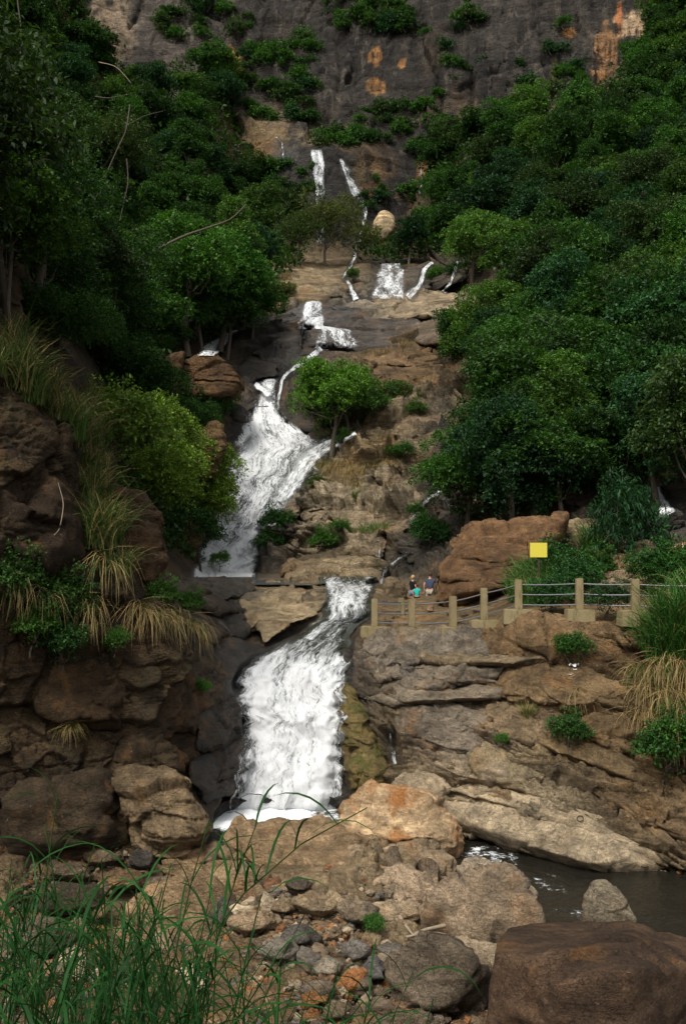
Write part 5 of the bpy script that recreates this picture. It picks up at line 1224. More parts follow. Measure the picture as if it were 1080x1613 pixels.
plant('far', 722, 560, .75, 'dark tree leaning over the brown crag at the right forest edge', 'tree', 'tree', Y=78, col=DG, idx=2, sink=.5)
plant('near', 745, 600, .8, 'round dark tree above the dome of the stepped ledges', 'tree', 'tree', Y=74, col=DG, idx=4)
plant('near', 830, 700, 1.15, 'fine-leaved grey-green tree in front of the right forest', 'tree', 'tree', Y=54, col=(.036, .078, .022), idx=1)
plant('near', 778, 800, .85, 'dense dark bushy tree behind the massive rust-brown boulder', 'tree', 'tree', Y=50.5, col=(.022, .07, .014), idx=5, sink=.8)
plant('near', 830, 800, .8, 'leafy green tree rising over the top of the rust-brown boulder', 'tree', 'tree', Y=50, col=MG, idx=2, sink=1.0)
plant('near', 795, 740, .9, 'deep green tree beside the dark side of the ledges', 'tree', 'tree', Y=55, col=DG, idx=3, sink=.8)
plant('near', 880, 740, .9, 'vine-covered tree above the upright grass clump', 'tree', 'tree', Y=53, col=MG, idx=0, sink=.6)
plant('near', 1010, 700, 1.1, 'broad-leaved tree overhanging the small side fall', 'tree', 'tree', Y=50, col=(.028, .08, .022), idx=4, sink=.4)
plant('near', 1075, 640, 1.2, 'big blue-green tree at the right margin above the small side fall', 'tree', 'tree', Y=48, col=(.026, .075, .026), idx=1)
plant('near', 350, 545, 1.15, 'spreading bright tree leaning from the left bank over the middle falls', 'tree', 'tree', Y=66, col=(.036, .108, .014), idx=1, sink=-.2)
plant('near', 300, 560, 1.3, 'wide green tree behind the spreading bright tree on the left bank', 'tree', 'tree', Y=64, col=MG, idx=5, sink=-.4)
plant('near', 395, 545, .75, 'drooping leafy tree at the water edge left of the smooth dark dome', 'tree', 'tree', Y=74, col=(.03, .09, .013), idx=2, sink=-.9)
plant('big', 170, 590, 1.05, 'large shadowy tree on the left bank hung with creepers', 'tree', 'tree', Y=48, col=DG, idx=3)
plant('big', 60, 520, 1.0, 'massive dark tree at the left margin hung with creepers', 'tree', 'tree', Y=38, col=DG, idx=0)
plant('big', 20, 330, 1.0, 'tall dark tree rising at the top left edge', 'tree', 'tree', Y=46, col=(.022, .048, .012), idx=4)
plant('big', 120, 330, 1.05, 'dusty olive tree among the top left crowns', 'tree', 'tree', Y=62, col=(.034, .056, .016), idx=2)
# bushes
BU = [
 (215, 740, 1.9, 40, (.14, .22, .035), 'yellow-green leafy bush over the left wall edge, the highest of its patch'), (275, 790, 2.0, 42, (.15, .23, .035), 'wide yellow-green bush beside the foot of the tall fall'),
 (310, 830, 1.5, 46, (.13, .21, .03), 'light bush nearest the foot of the tall fall'), (230, 810, 1.6, 36, (.13, .21, .03), 'bright bush on the rim of the left rock wall'),
 (175, 730, 1.4, 34, (.12, .19, .035), 'loose bush among the long grass on the left rim'), (300, 870, 1.3, 52, DG, 'dark bush in the gully left of the tall fall'),
 (235, 650, 1.8, 56, (.06, .085, .018), 'olive bush in front of the smooth brown boulder'), (290, 690, 1.5, 60, (.03, .08, .014), 'green bush beside the upright tan rock'), (200, 660, 2.1, 52, DG, 'dark bush under the left trees'),
 (435, 840, 1.1, 62, (.02, .06, .012), 'dark leafy bush clinging beside the right edge of the tall fall'), (430, 870, 1.0, 61, (.022, .058, .013), 'low dark bush just above the upper pool'),
 (560, 655, 1.3, 72, (.045, .10, .02), 'pale green bush right of the bushy ledge tree'), (590, 650, 1.1, 73, (.036, .085, .016), 'small bush above the grey flat ledge'), (640, 640, 1.1, 76, OL, 'olive scrub above the dome of the stepped ledges'),
 (680, 862, 1.05, 53, (.02, .062, .013), 'dark green leafy bush on the wet black block above the visitors'), (675, 842, .7, 54, (.03, .085, .016), 'small bright bush over the wet black block'),
 (540, 842, .6, 60, MG, 'small bush on a middle ledge step'), (512, 868, .9, 59, MG, 'flat green plant on the lowest step of the ledges'), (640, 722, .7, 68, (.03, .09, .014), 'low bush on the ledge below the rock dome'), (620, 720, .6, 68.5, MG, 'little bush on the ledge beside the straw grass'),
 (905, 1038, .5, 30.6, (.034, .095, .016), 'small bright bush on the bank below the railing'), (890, 1034, .42, 30.8, MG, 'tiny bush next to the small bright bush below the railing'),
 (905, 945, 1.0, 35, (.022, .068, .016), 'leafy bush behind the railing right of the tall sign grass'), (880, 925, 1.1, 36.5, (.024, .072, .016), 'dark bush in the tall grass by the yellow sign'), (935, 920, .9, 37, (.03, .085, .014), 'light bush behind the second railing bay from the right'), (870, 960, .8, 34.6, (.026, .075, .02), 'bush pressed against the railing rails'),
 (960, 965, .7, 33.8, (.03, .07, .024), 'grey-green shrub behind the right railing post'), (1030, 930, 1.0, 33, (.026, .08, .016), 'bush beside the marked red boulder'), (1075, 920, .9, 32.5, (.03, .09, .016), 'bush with a yellow bloom at the right margin'),
 (895, 1170, .55, 27.5, (.03, .075, .016), 'green cushion plant under the straw tuft on the bank'), (790, 1172, .2, 28.3, (.045, .12, .016), 'tiny sprig growing from a crack in the bank'), (1060, 1210, .9, 26.5, (.026, .075, .014), 'green bush at the right margin below the straw grass'), (1075, 1190, .8, 26.4, MG, 'bush half under the hanging straw grass at the right margin'),
 (95, 1040, .7, 25.5, (.022, .06, .014), 'green plant on the left wall below the straw fringe'), (180, 1022, .35, 26.5, MG, 'sprig on the left wall beside the big straw tufts'), (318, 1092, .28, 30.3, (.045, .12, .016), 'bright sprig in a crack of the left wall beside the fall'), (60, 1010, .6, 24.8, MG, 'leafy plant on the left wall under the dry tufts'),
 (345, 892, .55, 57, (.06, .14, .02), 'sparse pale branch hanging in front of the foot of the tall fall'), (588, 1470, .22, 20.2, (.045, .12, .02), 'little green plant among the rubble stones'), (450, 470, 1.2, 104, (.07, .09, .025), 'yellowish scrub on the ledge left of the smooth dark dome'), (420, 470, 1.4, 102, (.05, .09, .02), 'scrub at the left end of the tan ledge'),
 (350, 640, 1.4, 70, (.028, .075, .014), 'grassy bush below the smooth brown boulder'), (320, 660, 1.3, 66, (.026, .07, .014), 'dark bush on top of the upright tan rock'), (690, 445, 1.3, 118, MG, 'bush between the two white chutes'), (720, 440, 1.4, 116, DG, 'dark bush beside the forest-edge chute'), (575, 632, 1.2, 74, (.05, .11, .02), 'yellowish bush behind the bushy ledge tree'), (620, 632, 1.1, 77, (.03, .08, .015), 'dark scrub under the brown crag'), (655, 655, .8, 76, (.05, .10, .02), 'thin bush on the crest of the rock dome'), (545, 700, .7, 71, (.04, .10, .016), 'low bush at the foot of the bushy ledge tree'), (500, 770, .6, 66, (.05, .09, .02), 'small olive bush at the left end of the big tan ledge'), (565, 790, .5, 65, MG, 'small bush on the big tan ledge'), (655, 815, .6, 60, (.03, .08, .015), 'small bush at the foot of the winding trickle'),
 (555, 440, .9, 115, (.04, .085, .016), 'bush over the short white chute')]
for (x, y, s, Y, c, lab) in BU:
    if s > 1.45: plant('thicket', x, y, s * (.6 if x < 330 and y < 880 else .5), lab, 'bush', 'bush', 'bushes on the rocks', Y=Y, col=c, rz=(x * 7 + y) % 6.3, idx=x + y)
    else: plant('bush', x, y, s * (1.25 if x < 330 and y < 880 else 1), lab, 'bush', 'bush', 'bushes on the rocks', Y=Y, col=c, rz=(x * 7 + y) % 6.3, idx=x + y)
plant('fern', 985, 880, 1.9, 'dark feathery fern bush on the slope right of the upright grass clump', 'fern', 'fern', Y=39, col=(.014, .05, .016), stretch=1.8)
# shrubs on the cliff
r = random.Random(21)
CS = []
CZ = [(300, 20, 'at its upper left end'), (420, 90, 'above the left forest'), (470, 160, 'on the shelf above the cliff notch'), (560, 25, 'near the top centre'), (620, 25, 'top centre beside the orange scars'), (590, 210, 'just above the highest falls'), (660, 200, 'above the orange streaked foot'), (710, 100, 'in its middle beside the tall cleft'), (820, 110, 'on its bare right face'), (890, 80, 'along the grey streak'), (620, 310, 'beside the pale domed boulder'), (465, 300, 'left of the highest fall')]
for (x0, y0, x1, y1, n) in [(520, 0, 640, 50, 34), (380, 60, 500, 190, 44), (560, 170, 690, 240, 16), (660, 40, 760, 200, 12), (730, 10, 760, 40, 3), (860, 0, 920, 160, 10), (480, 190, 700, 230, 16), (250, 0, 400, 60, 18), (800, 90, 830, 140, 3), (570, 280, 680, 330, 9), (430, 260, 500, 330, 12)]:
    for _ in range(n):
        CS.append((r.uniform(x0, x1), r.uniform(y0, y1)))
for k_ in range(16):
    x, y = r.uniform(40, 270), r.uniform(490, 600)
    plant('thicket', x, y, r.uniform(.6, 1.1), f'dark leafy thicket below the left trees {"above the long grass of the left rim" if x < 130 else "beside the smooth brown boulder" if x > 210 else "behind the yellow-green bush"}', 'bush', 'bush', 'thickets below the left trees', col=r.choice(((.022, .055, .012), (.03, .075, .014), (.04, .085, .018))), rz=r.uniform(0, 6), idx=k_)
for (x, y) in CS:
    Yq = float(Yc(x, y)); s = r.uniform(.8, 2.4); col, cn = GREENS[r.choice((0, 1, 1, 3, 4))]
    plant('scrub', x, y, s, f'{"small" if s < 1.4 else "large"} {cn} shrub on the cliff {min(CZ, key=lambda q: (q[0] - x) ** 2 + (q[1] - y) ** 2)[2]}', 'shrub', 'shrub', 'shrubs on the cliff', Y=Yq - .3, raw=True, col=col, rz=r.uniform(0, 6), idx=r.randrange(40), sink=.4)

# ---- grass
def blades(rs, base, azim, length, lean, droop, width, seg=4, plumb=False):
    """curved strips: start near vertical (lean from vertical), bend over by droop radians along the way"""
    n = len(base)
    a = lean[:, None] + droop[:, None] * np.linspace(0, 1, seg + 1)[None, :] ** 1.3
    if plumb: a = np.minimum(lean[:, None] + droop[:, None] * np.minimum(1, np.linspace(0, 1, seg + 1)[None, :] / .5), rs.uniform(2.5, 3.05, (n, 1)))
    ds = (length / seg)[:, None]
    h = np.concatenate([np.zeros((n, 1)), np.cumsum(np.sin(a[:, :-1]) * ds, 1)], 1)
    v = np.concatenate([np.zeros((n, 1)), np.cumsum(np.cos(a[:, :-1]) * ds, 1)], 1)
    dx, dy = np.cos(azim)[:, None], np.sin(azim)[:, None]
    C = base[:, None, :] + np.stack([h * dx, h * dy, v], -1)
    t = np.linspace(0, 1, seg + 1)
    wv = width[:, None] * (.55 + 1.2 * t - 1.72 * t ** 2)[None, :].clip(.03)
    tw = rs.uniform(-.7, .7, n)[:, None]
    S = np.stack([-dy * np.cos(tw) * wv, dx * np.cos(tw) * wv, np.sin(tw) * wv], -1) * .5
    V = np.stack([C - S, C + S], 2).reshape(n, -1, 3)
    i = np.arange(seg) * 2
    f = np.stack([i, i + 1, i + 3, i + 2], -1)
    Fc = (np.arange(n)[:, None, None] * (2 * (seg + 1)) + f[None]).reshape(-1, 4)
    return V.reshape(-1, 3), Fc, np.tile(np.repeat(t, 2), n), C
def tuft_mesh(seed, n=170, spread=.22, L=(.7, 1.2), lean=(.05, .5), droop=(.6, 1.8), w=(.012, .022), front=False):
    rs = np.random.default_rng(seed)
    r_ = spread * np.sqrt(rs.random(n)); th = rs.uniform(0, 2 * np.pi, n)
    base = np.stack([r_ * np.cos(th), r_ * np.sin(th), rs.uniform(-.08, .05, n)], -1)
    az = rs.uniform(0, 2 * np.pi, n) if not front else rs.normal(-np.pi / 2, 1.0, n)
    V, Fc, tt, C = blades(rs, base, az, rs.uniform(*L, n), rs.uniform(*lean, n), rs.uniform(*droop, n), rs.uniform(*w, n), 5, front)
    lr = np.repeat(rs.random(n), 12)
    return mesh_np('grass_tuft', V, Fc, {'lr': lr, 'tt': tt}, True, M['grass'])
TUFT = {'up': [tuft_mesh(700 + i, 190, .38, (.6, 1.6), (.02, .5), (.6, 2.2), (.024, .046)) for i in range(3)],
        'hang': [tuft_mesh(720 + i, 150, .34, (.45, 1.9), (.2, 1.3), (1.1, 2.5), (.010, .024), True) for i in range(4)],
        'short': [tuft_mesh(740 + i, 200, .4, (.2, .5), (.02, .6), (.2, 1.2), (.010, .018)) for i in range(2)]}
def tuft(kind, px, py, s, Y, label, col=(.05, .10, .02), dry=.3, group='grass tufts on the rocks', idx=None, rz=None, off=.0):
    if Y:
        Yg = float(Yf(px, py)) - .4; s *= Yg / Y; Y = Yg
    P = at(px, py, Y) if Y else ground(px, py, off)
    v = TUFT[kind]; i = int(px + py * 3) if idx is None else idx
    o = obj('grass_tuft', v[i % len(v)], None, P); o.scale = (s, s, s)
    o.rotation_euler = (0, 0, (((px * 13 + py) % 1.2) - .6) if kind == 'hang' else (px * 7 % 6.28))
    if rz is not None: o.rotation_euler[2] = rz
    o.color = (*col, 1 - dry)
    return tag(o, label, 'grass', group)
# big straw tufts hanging on the left wall
for (x, y, s, dr, lab) in [(222, 968, 1.0, .8, 'straw-coloured tuft hanging on the left wall, left of the pair beside the rapids'), (262, 985, 1.0, .9, 'shaggy straw tuft hanging on the left wall between two others'), (296, 990, 1.05, .75, 'straw tuft with green crown hanging nearest the rapids'), (276, 972, .9, .55, 'greener tuft above the shaggy straw tufts'), (240, 975, 1.0, .9, 'pale straw tuft in the middle of the hanging fringe'),
                           (318, 1000, .8, .6, 'small mixed tuft at the right end of the hanging fringe')]:
    tuft('hang', x, y, s, None, lab, (.05, .12, .02), dr, off=.35)
for (x, y, s, dr, lab) in [(28, 930, .85, .45, 'green and straw tuft on the left wall shelf next to the picture margin'), (66, 945, .9, .6, 'straw-tipped tuft in the middle of the left wall shelf'), (140, 962, 1.0, .75, 'narrow straw tuft hanging at the right end of the left wall shelf'), (150, 990, .6, .6, 'short tuft below the narrow straw tuft'), (48, 975, .55, .3, 'low green tuft under the left wall shelf')]:
    tuft('hang', x, y, s, None, lab, (.045, .10, .02), dr, 'tufts on the left wall shelf', off=.3)
for (x, y, s, c, lab) in [(20, 950, .9, (.03, .075, .015), 'green cushion on the left wall shelf beside the margin'), (95, 965, .8, (.035, .08, .016), 'green cushion in the middle of the left wall shelf'), (120, 985, .7, (.03, .07, .015), 'leafy cushion on the left wall shelf near the narrow straw tuft'), (255, 960, .6, (.05, .11, .02), 'green crown of leaves above the hanging straw tufts'), (300, 968, .55, (.05, .12, .02), 'green leaves over the tuft nearest the rapids')]:
    plant('bush', x, y, s, lab, 'bush', 'bush', 'cushions on the left wall', col=c, idx=x)
i = 0
rr = random.Random(31)
for (x, y) in [(-5, 590), (15, 585), (35, 600), (50, 612), (65, 625), (80, 632), (95, 645), (108, 660), (118, 680), (126, 700), (134, 722), (140, 745), (144, 768), (148, 790), (152, 815), (158, 840), (164, 865), (170, 890), (25, 615), (55, 640), (85, 660), (104, 690), (150, 700), (165, 740), (130, 790), (176, 850), (182, 905), (140, 650), (160, 680), (0, 560), (20, 560), (120, 640)]:
    dr = rr.choice((.1, .2, .3, .35, .5, .6))
    k = 'up' if dr < .4 else 'hang'
    tuft(k, x + rr.uniform(-6, 6), y + rr.uniform(-6, 6), rr.uniform(.8, 1.35), None, f'{"green" if dr < .4 else "mixed green and straw" if dr < .6 else "straw"} long-bladed tuft along the rim of the left wall', (.06, .115, .025), dr, f'long grass along the left rim, {"green" if dr < .4 else "mixed" if dr < .6 else "straw"}', off=.25)
for (x, y, s, dr, k, lab) in [(113, 1150, .5, .7, 'hang', 'small lone tuft on the bare part of the left wall'),
   (908, 1098, .72, .9, 'hang', 'arching straw tuft in the middle of the right bank'), (895, 1150, .6, .75, 'hang', 'straw tuft hanging below the arching straw tuft on the bank'), (916, 1150, .5, .4, 'hang', 'green tuft beside the straw tuft on the bank'), (830, 1132, .5, .45, 'up', 'small yellow-green tuft on the bare bank'), (970, 1150, .35, .9, 'hang', 'wisp of straw grass on a block of the bank'), (900, 1010, .4, .5, 'up', 'thin tuft below the railing plinth')]:
    tuft(k, x, y, s, None, lab, (.07, .13, .02), dr, off=.15)
for j, (x, y, s, dr) in enumerate([(1035, 1060, 1.0, .75), (1060, 1050, 1.1, .5), (1085, 1060, 1.1, .8), (1020, 1090, .9, .85), (1050, 1100, 1.0, .8), (1075, 1110, 1.1, .6), (1015, 1130, .8, .95), (1040, 1145, .9, .9), (1070, 1160, .9, .7), (1095, 1120, 1.0, .7), (1010, 1060, .8, .5)]):
    tuft('hang', x, y, s, None, f'{"straw" if dr > .65 else "green and straw"} tuft drooping over the bank at the right margin', (.055, .12, .02), dr, 'drooping tufts at the right margin, ' + ("straw" if dr > .65 else "mixed"), off=.5)
for j, (x, y, s) in enumerate([(1040, 1010, 1.2), (1065, 1000, 1.3), (1085, 985, 1.3), (1050, 985, 1.2), (1025, 1020, 1.0), (1075, 1030, 1.2), (1095, 1010, 1.3), (1060, 960, 1.1), (1085, 955, 1.1), (1035, 1040, 1.0), (1055, 1035, 1.1)]):
    tuft('up', x, y, s, 28.8, 'tall fresh green grass clump beside the last railing post', (.032, .10, .015), .05, 'tall green clumps at the right margin')
for j, (x, y, s) in enumerate([(822, 930, 1.1), (835, 935, 1.2), (850, 935, 1.2), (866, 935, 1.2), (880, 940, 1.1), (842, 950, 1.0), (870, 950, 1.0), (860, 915, 1.1), (830, 950, .9), (900, 938, 1.0), (845, 920, 1.0), (812, 945, .9)]):
    tuft('up', x, y, s, 35.6 + (j % 3) * .5, 'tall green grass clump around the foot of the yellow sign', (.05, .13, .024), .08, 'tall grass around the yellow sign')
tuft('up', 936, 872, 1.35, 41, 'upright fresh grass clump alone on the slope above the railing', (.055, .14, .028), .05)
tuft('up', 930, 870, 1.1, 41.2, 'shorter blades at the left of the upright grass clump', (.05, .13, .024), .08)
for (x, y, s, dr) in [(530, 742, 1.5, .8), (552, 748, 1.5, .95), (575, 748, 1.6, .8), (598, 742, 1.5, .75), (585, 775, 1.4, .6), (570, 765, 1.5, .7), (510, 735, 1.3, .6), (545, 735, 1.3, .9), (615, 735, 1.2, .8)]:
    tuft('hang', x, y, s, None, f'{"straw" if dr > .7 else "yellow-green"} tuft on the grassy step of the middle ledges', (.07, .12, .02), dr, 'tufts on the middle ledge step, ' + ("straw" if dr > .7 else "yellow-green"), off=.9)
for (x, y, s, c, dr) in [(580, 838, 1.6, (.055, .14, .016), .1), (600, 835, 1.6, (.05, .13, .016), .1), (565, 840, 1.4, (.08, .13, .02), .4), (440, 820, 1.6, (.045, .12, .016), .05), (432, 835, 1.5, (.045, .12, .016), .05), (485, 800, 1.2, (.09, .1, .02), .5), (500, 790, 1.2, (.09, .09, .02), .6), (490, 770, 1.0, (.06, .11, .02), .3),
                         (330, 645, 2.2, (.03, .09, .018), .05), (345, 650, 2.2, (.03, .09, .018), .05), (310, 640, 2.0, (.03, .09, .018), .05), (295, 690, 1.8, (.03, .08, .02), .1), (560, 650, 1.8, (.05, .12, .02), .1), (610, 640, 1.6, (.07, .1, .02), .4), (660, 642, 1.5, (.07, .08, .02), .5), (470, 575, 1.6, (.05, .12, .02), .1),
                         (440, 470, 2.4, (.10, .11, .03), .6), (420, 462, 2.4, (.11, .11, .03), .65), (460, 468, 2.0, (.10, .11, .03), .6), (405, 470, 2.2, (.08, .11, .03), .5), (450, 440, 2.2, (.12, .09, .03), .85), (480, 478, 1.8, (.09, .11, .03), .6), (640, 545, 1.8, (.1, .1, .03), .6), (600, 560, 1.6, (.1, .1, .03), .7)]:
    tuft('short' if Y_ else 'up', x, y, s, None, f'{"dry" if dr > .45 else "fresh green"} low grass tuft on a ledge of the falls', c, dr, 'low tufts on the ledges, ' + ("dry" if dr > .45 else "green"), off=.6) if (Y_ := True) else None
# ================================================================== BUILT THINGS
def plain(name, col, rough=.7, spec=.3, metal=0.0, var=.25, sc=8.0, bs=.25, bd=.01):
    t = NT(name); p = t.objco()
    n = t.noise(p, sc, 6, .65); c = t.mix(n, tuple(c * (1 - var) for c in col), tuple(min(1, c * (1 + var)) for c in col))
    return t.done(t.bsdf(c, rough, spec, t.noise(p, sc * 6, 4, .6), bs, bd, Metallic=metal))
def concrete():
    t = NT('mossy_concrete'); p = t.pos()
    n = t.noise(p, 2.2, 7, .7); c = t.mix(n, (.13, .095, .045), (.30, .245, .135))
    c = t.mix(t.ramp(t.noise(t.mapping(p, (7, 7, 1.2)), 1.0, 5, .7), .5, .66, 0, .7), c, (.075, .075, .03))
    c = t.mix(t.ramp(t.noise(p, 14, 4, .6), .6, .7, 0, .5), c, (.36, .32, .22))
    return t.done(t.bsdf(c, .9, .15, t.noise(p, 30, 5, .7), .5, .02))
M['concrete'] = concrete()
M['steel'] = plain('galvanised_rail', (.13, .135, .135), .5, .4, .3)
M['yellow'] = plain('yellow_sign_paint', (.60, .50, .055), .45, .4, 0, .06, 4)
M['white'] = plain('white_plastic', (.75, .76, .76), .4)
M['wood'] = plain('driftwood', (.22, .175, .12), .85, .1, 0, .4, 12)
M['iron'] = plain('rusty_iron', (.06, .04, .03), .7, .3, .4)
M['skin'] = plain('skin', (.46, .25, .17), .5, .35, 0, .05)
for k, c in {'shirt_blue': (.05, .065, .105), 'black_cloth': (.012, .012, .014), 'khaki': (.30, .27, .21), 'denim': (.12, .17, .25), 'teal': (.02, .42, .36), 'hair_brown': (.05, .03, .018), 'hair_blond': (.38, .26, .12), 'shoe': (.03, .03, .035)}.items():
    M[k] = plain(k, c, .85, .15, 0, .15, 14)

def box_bm(bm, c, s, rz=0.0, taper=1.0):
    M4 = Matrix.Translation(c) @ Matrix.Rotation(rz, 4, 'Z')
    vs = []
    for z in (-.5, .5):
        k = taper if z > 0 else 1.0
        for x, y in ((-.5, -.5), (.5, -.5), (.5, .5), (-.5, .5)):
            vs.append(bm.verts.new(M4 @ Vector((x * s[0] * k, y * s[1] * k, z * s[2]))))
    for f in ((0, 3, 2, 1), (4, 5, 6, 7), (0, 1, 5, 4), (1, 2, 6, 5), (2, 3, 7, 6), (3, 0, 4, 7)):
        bm.faces.new([vs[i] for i in f])
def bm_obj(name, bm, mat, parent=None, bevel=.0, loc=None):
    if bevel: bmesh.ops.bevel(bm, geom=bm.edges[:], offset=bevel, segments=2, affect='EDGES')
    bmesh.ops.recalc_face_normals(bm, faces=bm.faces[:])
    m = bpy.data.meshes.new(name); bm.to_mesh(m); bm.free(); m.materials.append(mat)
    return obj(name, m, parent, loc)
# ---- railing on the ledge
POSTS = [(590, 943, 987, 37.2), (648, 944, 989, 36.2), (713, 939, 988, 35.2), (762, 926, 977, 34.6), (816, 913, 960, 33.6), (912, 911, 960, 32.4), (1000, 912, 962, 31.6), (1098, 914, 966, 30.8), (632, 942, 985, 39.6)]
rail = thing('railing', 'railing of mossy square concrete posts and steel rods along the rock ledge', 'railing', V3(740, 975, 35))
r0 = Vector(rail.location)
tops = []
rg = random.Random(8)
for i, (x, y0, y1, Y) in enumerate(POSTS):
    Y -= .7
    b = V3(x, y1, Y); tp = V3(x, y0, Y); h = tp.z - b.z
    bm = bmesh.new(); box_bm(bm, (0, 0, h / 2), (.255, .255, h), rg.uniform(-.15, .15), .94)
    po = bm_obj('post', bm, M['concrete'], rail, .02, b - r0)
    bm = bmesh.new(); w = rg.uniform(.92, 1.1); box_bm(bm, (0, 0, -.25), (w, .7, .52), rg.uniform(-.1, .1), .96)
    bm_obj('plinth', bm, M['concrete'], po, .03)
    tops.append((b, h))
for i in range(7):
    (a, ha), (b, hb) = tops[i], tops[i + 1]
    for fr in (.16, .50, .83):
        p, q = a + Vector((0, 0, ha * fr)), b + Vector((0, 0, hb * fr))
        t = np.linspace(0, 1, 5)[:, None]
        P = np.array(p - r0) * (1 - t) + np.array(q - r0) * t + np.array([0, 0, -.025]) * np.sin(t * np.pi)
        Vv, Fc = tube(P, np.full(5, .026), 6)
        obj('rail', mesh_np('rail', Vv, Fc, None, True, M['steel']), rail)
(a, ha), (b, hb) = tops[0], tops[8]
for fr in (.16, .50, .83):
    Vv, Fc = tube(np.stack([np.array(a + Vector((0, 0, ha * fr)) - r0), np.array((a + b) / 2 + Vector((0, 0, hb * fr)) - r0), np.array(b + Vector((0, 0, hb * fr)) - r0)]), np.full(3, .026), 6)
    obj('rail', mesh_np('rail', Vv, Fc, None, True, M['steel']), rail)
# ---- yellow sign
sp = V3(848, 905, 36.4)
sg = thing('sign', 'plain yellow square sign board sticking out of the tall grass', 'sign', sp)
zt = V3(848, 855, 36.4).z - sp.z; zb = V3(848, 878, 36.4).z - sp.z
bm = bmesh.new(); box_bm(bm, (0, 0, (zt + zb) / 2), (.66, .035, zt - zb), .06); bm_obj('board', bm, M['yellow'], sg, .006)
bm = bmesh.new(); box_bm(bm, (0, .06, zt / 2 - .5), (.07, .06, zt + .75)); bm_obj('post', bm, M['iron'], sg, .006)
# ---- small marks and litter on the rocks
from mathutils.bvhtree import BVHTree
def surf_of(o):
    vs = [o.matrix_basis @ v.co for v in o.data.vertices]
    return BVHTree.FromPolygons(vs, [p.vertices[:] for p in o.data.polygons])
def hit(bvh, px, py):
    d = V3(px, py, 30) - Vector((0, 0, EYE)); d.normalize()
    r = bvh.ray_cast(Vector((0, 0, EYE)), d)
    return r[0], r[1]
red = next(o for o in COL.objects if o.get('label', '').startswith('reddish boulder with white'))
bv = surf_of(red)
parts = []
for st in [[(1050, 872), (1055, 861)], [(1055, 861), (1059, 872)], [(1052, 868), (1058, 867)], [(1062, 858), (1062, 870), (1067, 870)], [(1070, 856), (1066, 862), (1071, 866), (1068, 869)], [(1074, 855), (1075, 867)], [(1074, 861), (1080, 858)], [(1056, 876), (1068, 874), (1078, 871)], [(1061, 880), (1072, 878)]]:
    pts = []
    for k in range(len(st) - 1):
        for u in np.linspace(0, 1, 5):
            p, n = hit(bv, st[k][0] * (1 - u) + st[k + 1][0] * u, st[k][1] * (1 - u) + st[k + 1][1] * u)
            if p is not None: pts.append(np.array(p + n * .004 - Vector(red.location)))
    if len(pts) > 3: parts.append(tube(np.array(pts), np.full(len(pts), .011), 4))
if parts:
    Vv, Fc = join(parts); obj('scratched_mark', mesh_np('scratched_mark', Vv, Fc, None, True, M['white']), red)
terr_bvh = {k: surf_of(TERR[k]) for k in (4, 5)}
slabs = [o for o in COL.objects if o.parent == TERR[4]]
slab_bvh = [surf_of(o) for o in slabs]
def land(px, py):
    best = None
    for b in list(terr_bvh.values()) + slab_bvh:
        p, n = hit(b, px, py)
        if p is not None and (best is None or p.y < best[0].y): best = (p, n)
    return best
for (x, y, s, lab) in [(903, 1050, .16, 'torn white plastic scrap lying on the domed bank rock'), (898, 1064, .07, 'small white plastic scrap on the domed bank rock'), (905, 1056, .06, 'tiny white scrap between the two plastic scraps')]:
    p, n = land(x, y)
    rs = np.random.default_rng(int(x)); g = np.stack(np.meshgrid(np.linspace(-1, 1, 6), np.linspace(-.5, .5, 5)), -1).reshape(-1, 2)
    Vv = np.stack([g[:, 0] * s * (1 + .3 * rs.normal(size=30) * .5), g[:, 1] * s + .2 * s * rs.normal(size=30), np.abs(rs.normal(size=30)) * .35 * s + .01], -1)
    o = obj('litter', mesh_np('litter', Vv, grid_faces(5, 6), None, True, M['white']), None, p); tag(o, lab, 'litter')
p, n = land(913, 1291)
u = np.linspace(0, 2 * np.pi, 15); q = n.to_track_quat('Z', 'Y')
ringP = np.array([np.array(q @ Vector((.085 * math.cos(a), .085 * math.sin(a) * 1.0, .03 + .03 * math.sin(a)))) for a in u])
Vv, Fc = tube(ringP, np.full(15, .014), 6)
o = obj('iron_ring', mesh_np('iron_ring', Vv, Fc, None, True, M['iron']), None, p); tag(o, 'small rusty iron ring fixed in the long pale slab', 'iron ring')
def stick(path, r, label, cat='driftwood', name='driftwood', mat='wood', group=None, taper=.6):
    P = np.array([at(*a) for a in path]); s = np.concatenate([[0], np.cumsum(np.linalg.norm(np.diff(P, axis=0), axis=1))])
    t = np.linspace(0, s[-1], 14); Q = pchip(s, P, t)
    c = Q[0].copy()
    Vv, Fc = tube(Q - c, r * (1 - taper * t / s[-1]), 6)
    return tag(obj(name, mesh_np(name, Vv, Fc, None, True, M[mat]), None, c), label, cat, group)
stick([(629, 1444, 20.4), (640, 1460, 20.0), (651, 1474, 19.7)], .05, 'short bleached driftwood stick standing against the whitish lump of rock')
stick([(700, 1458, 19.6), (672, 1464, 19.4), (650, 1474, 19.2), (662, 1470, 19.0)], .045, 'long pale driftwood branch lying behind the cracked-cap boulder')
stick([(640, 1476, 19.6), (680, 1468, 19.5), (705, 1472, 19.6)], .03, 'thin pale twig beside the long driftwood branch')
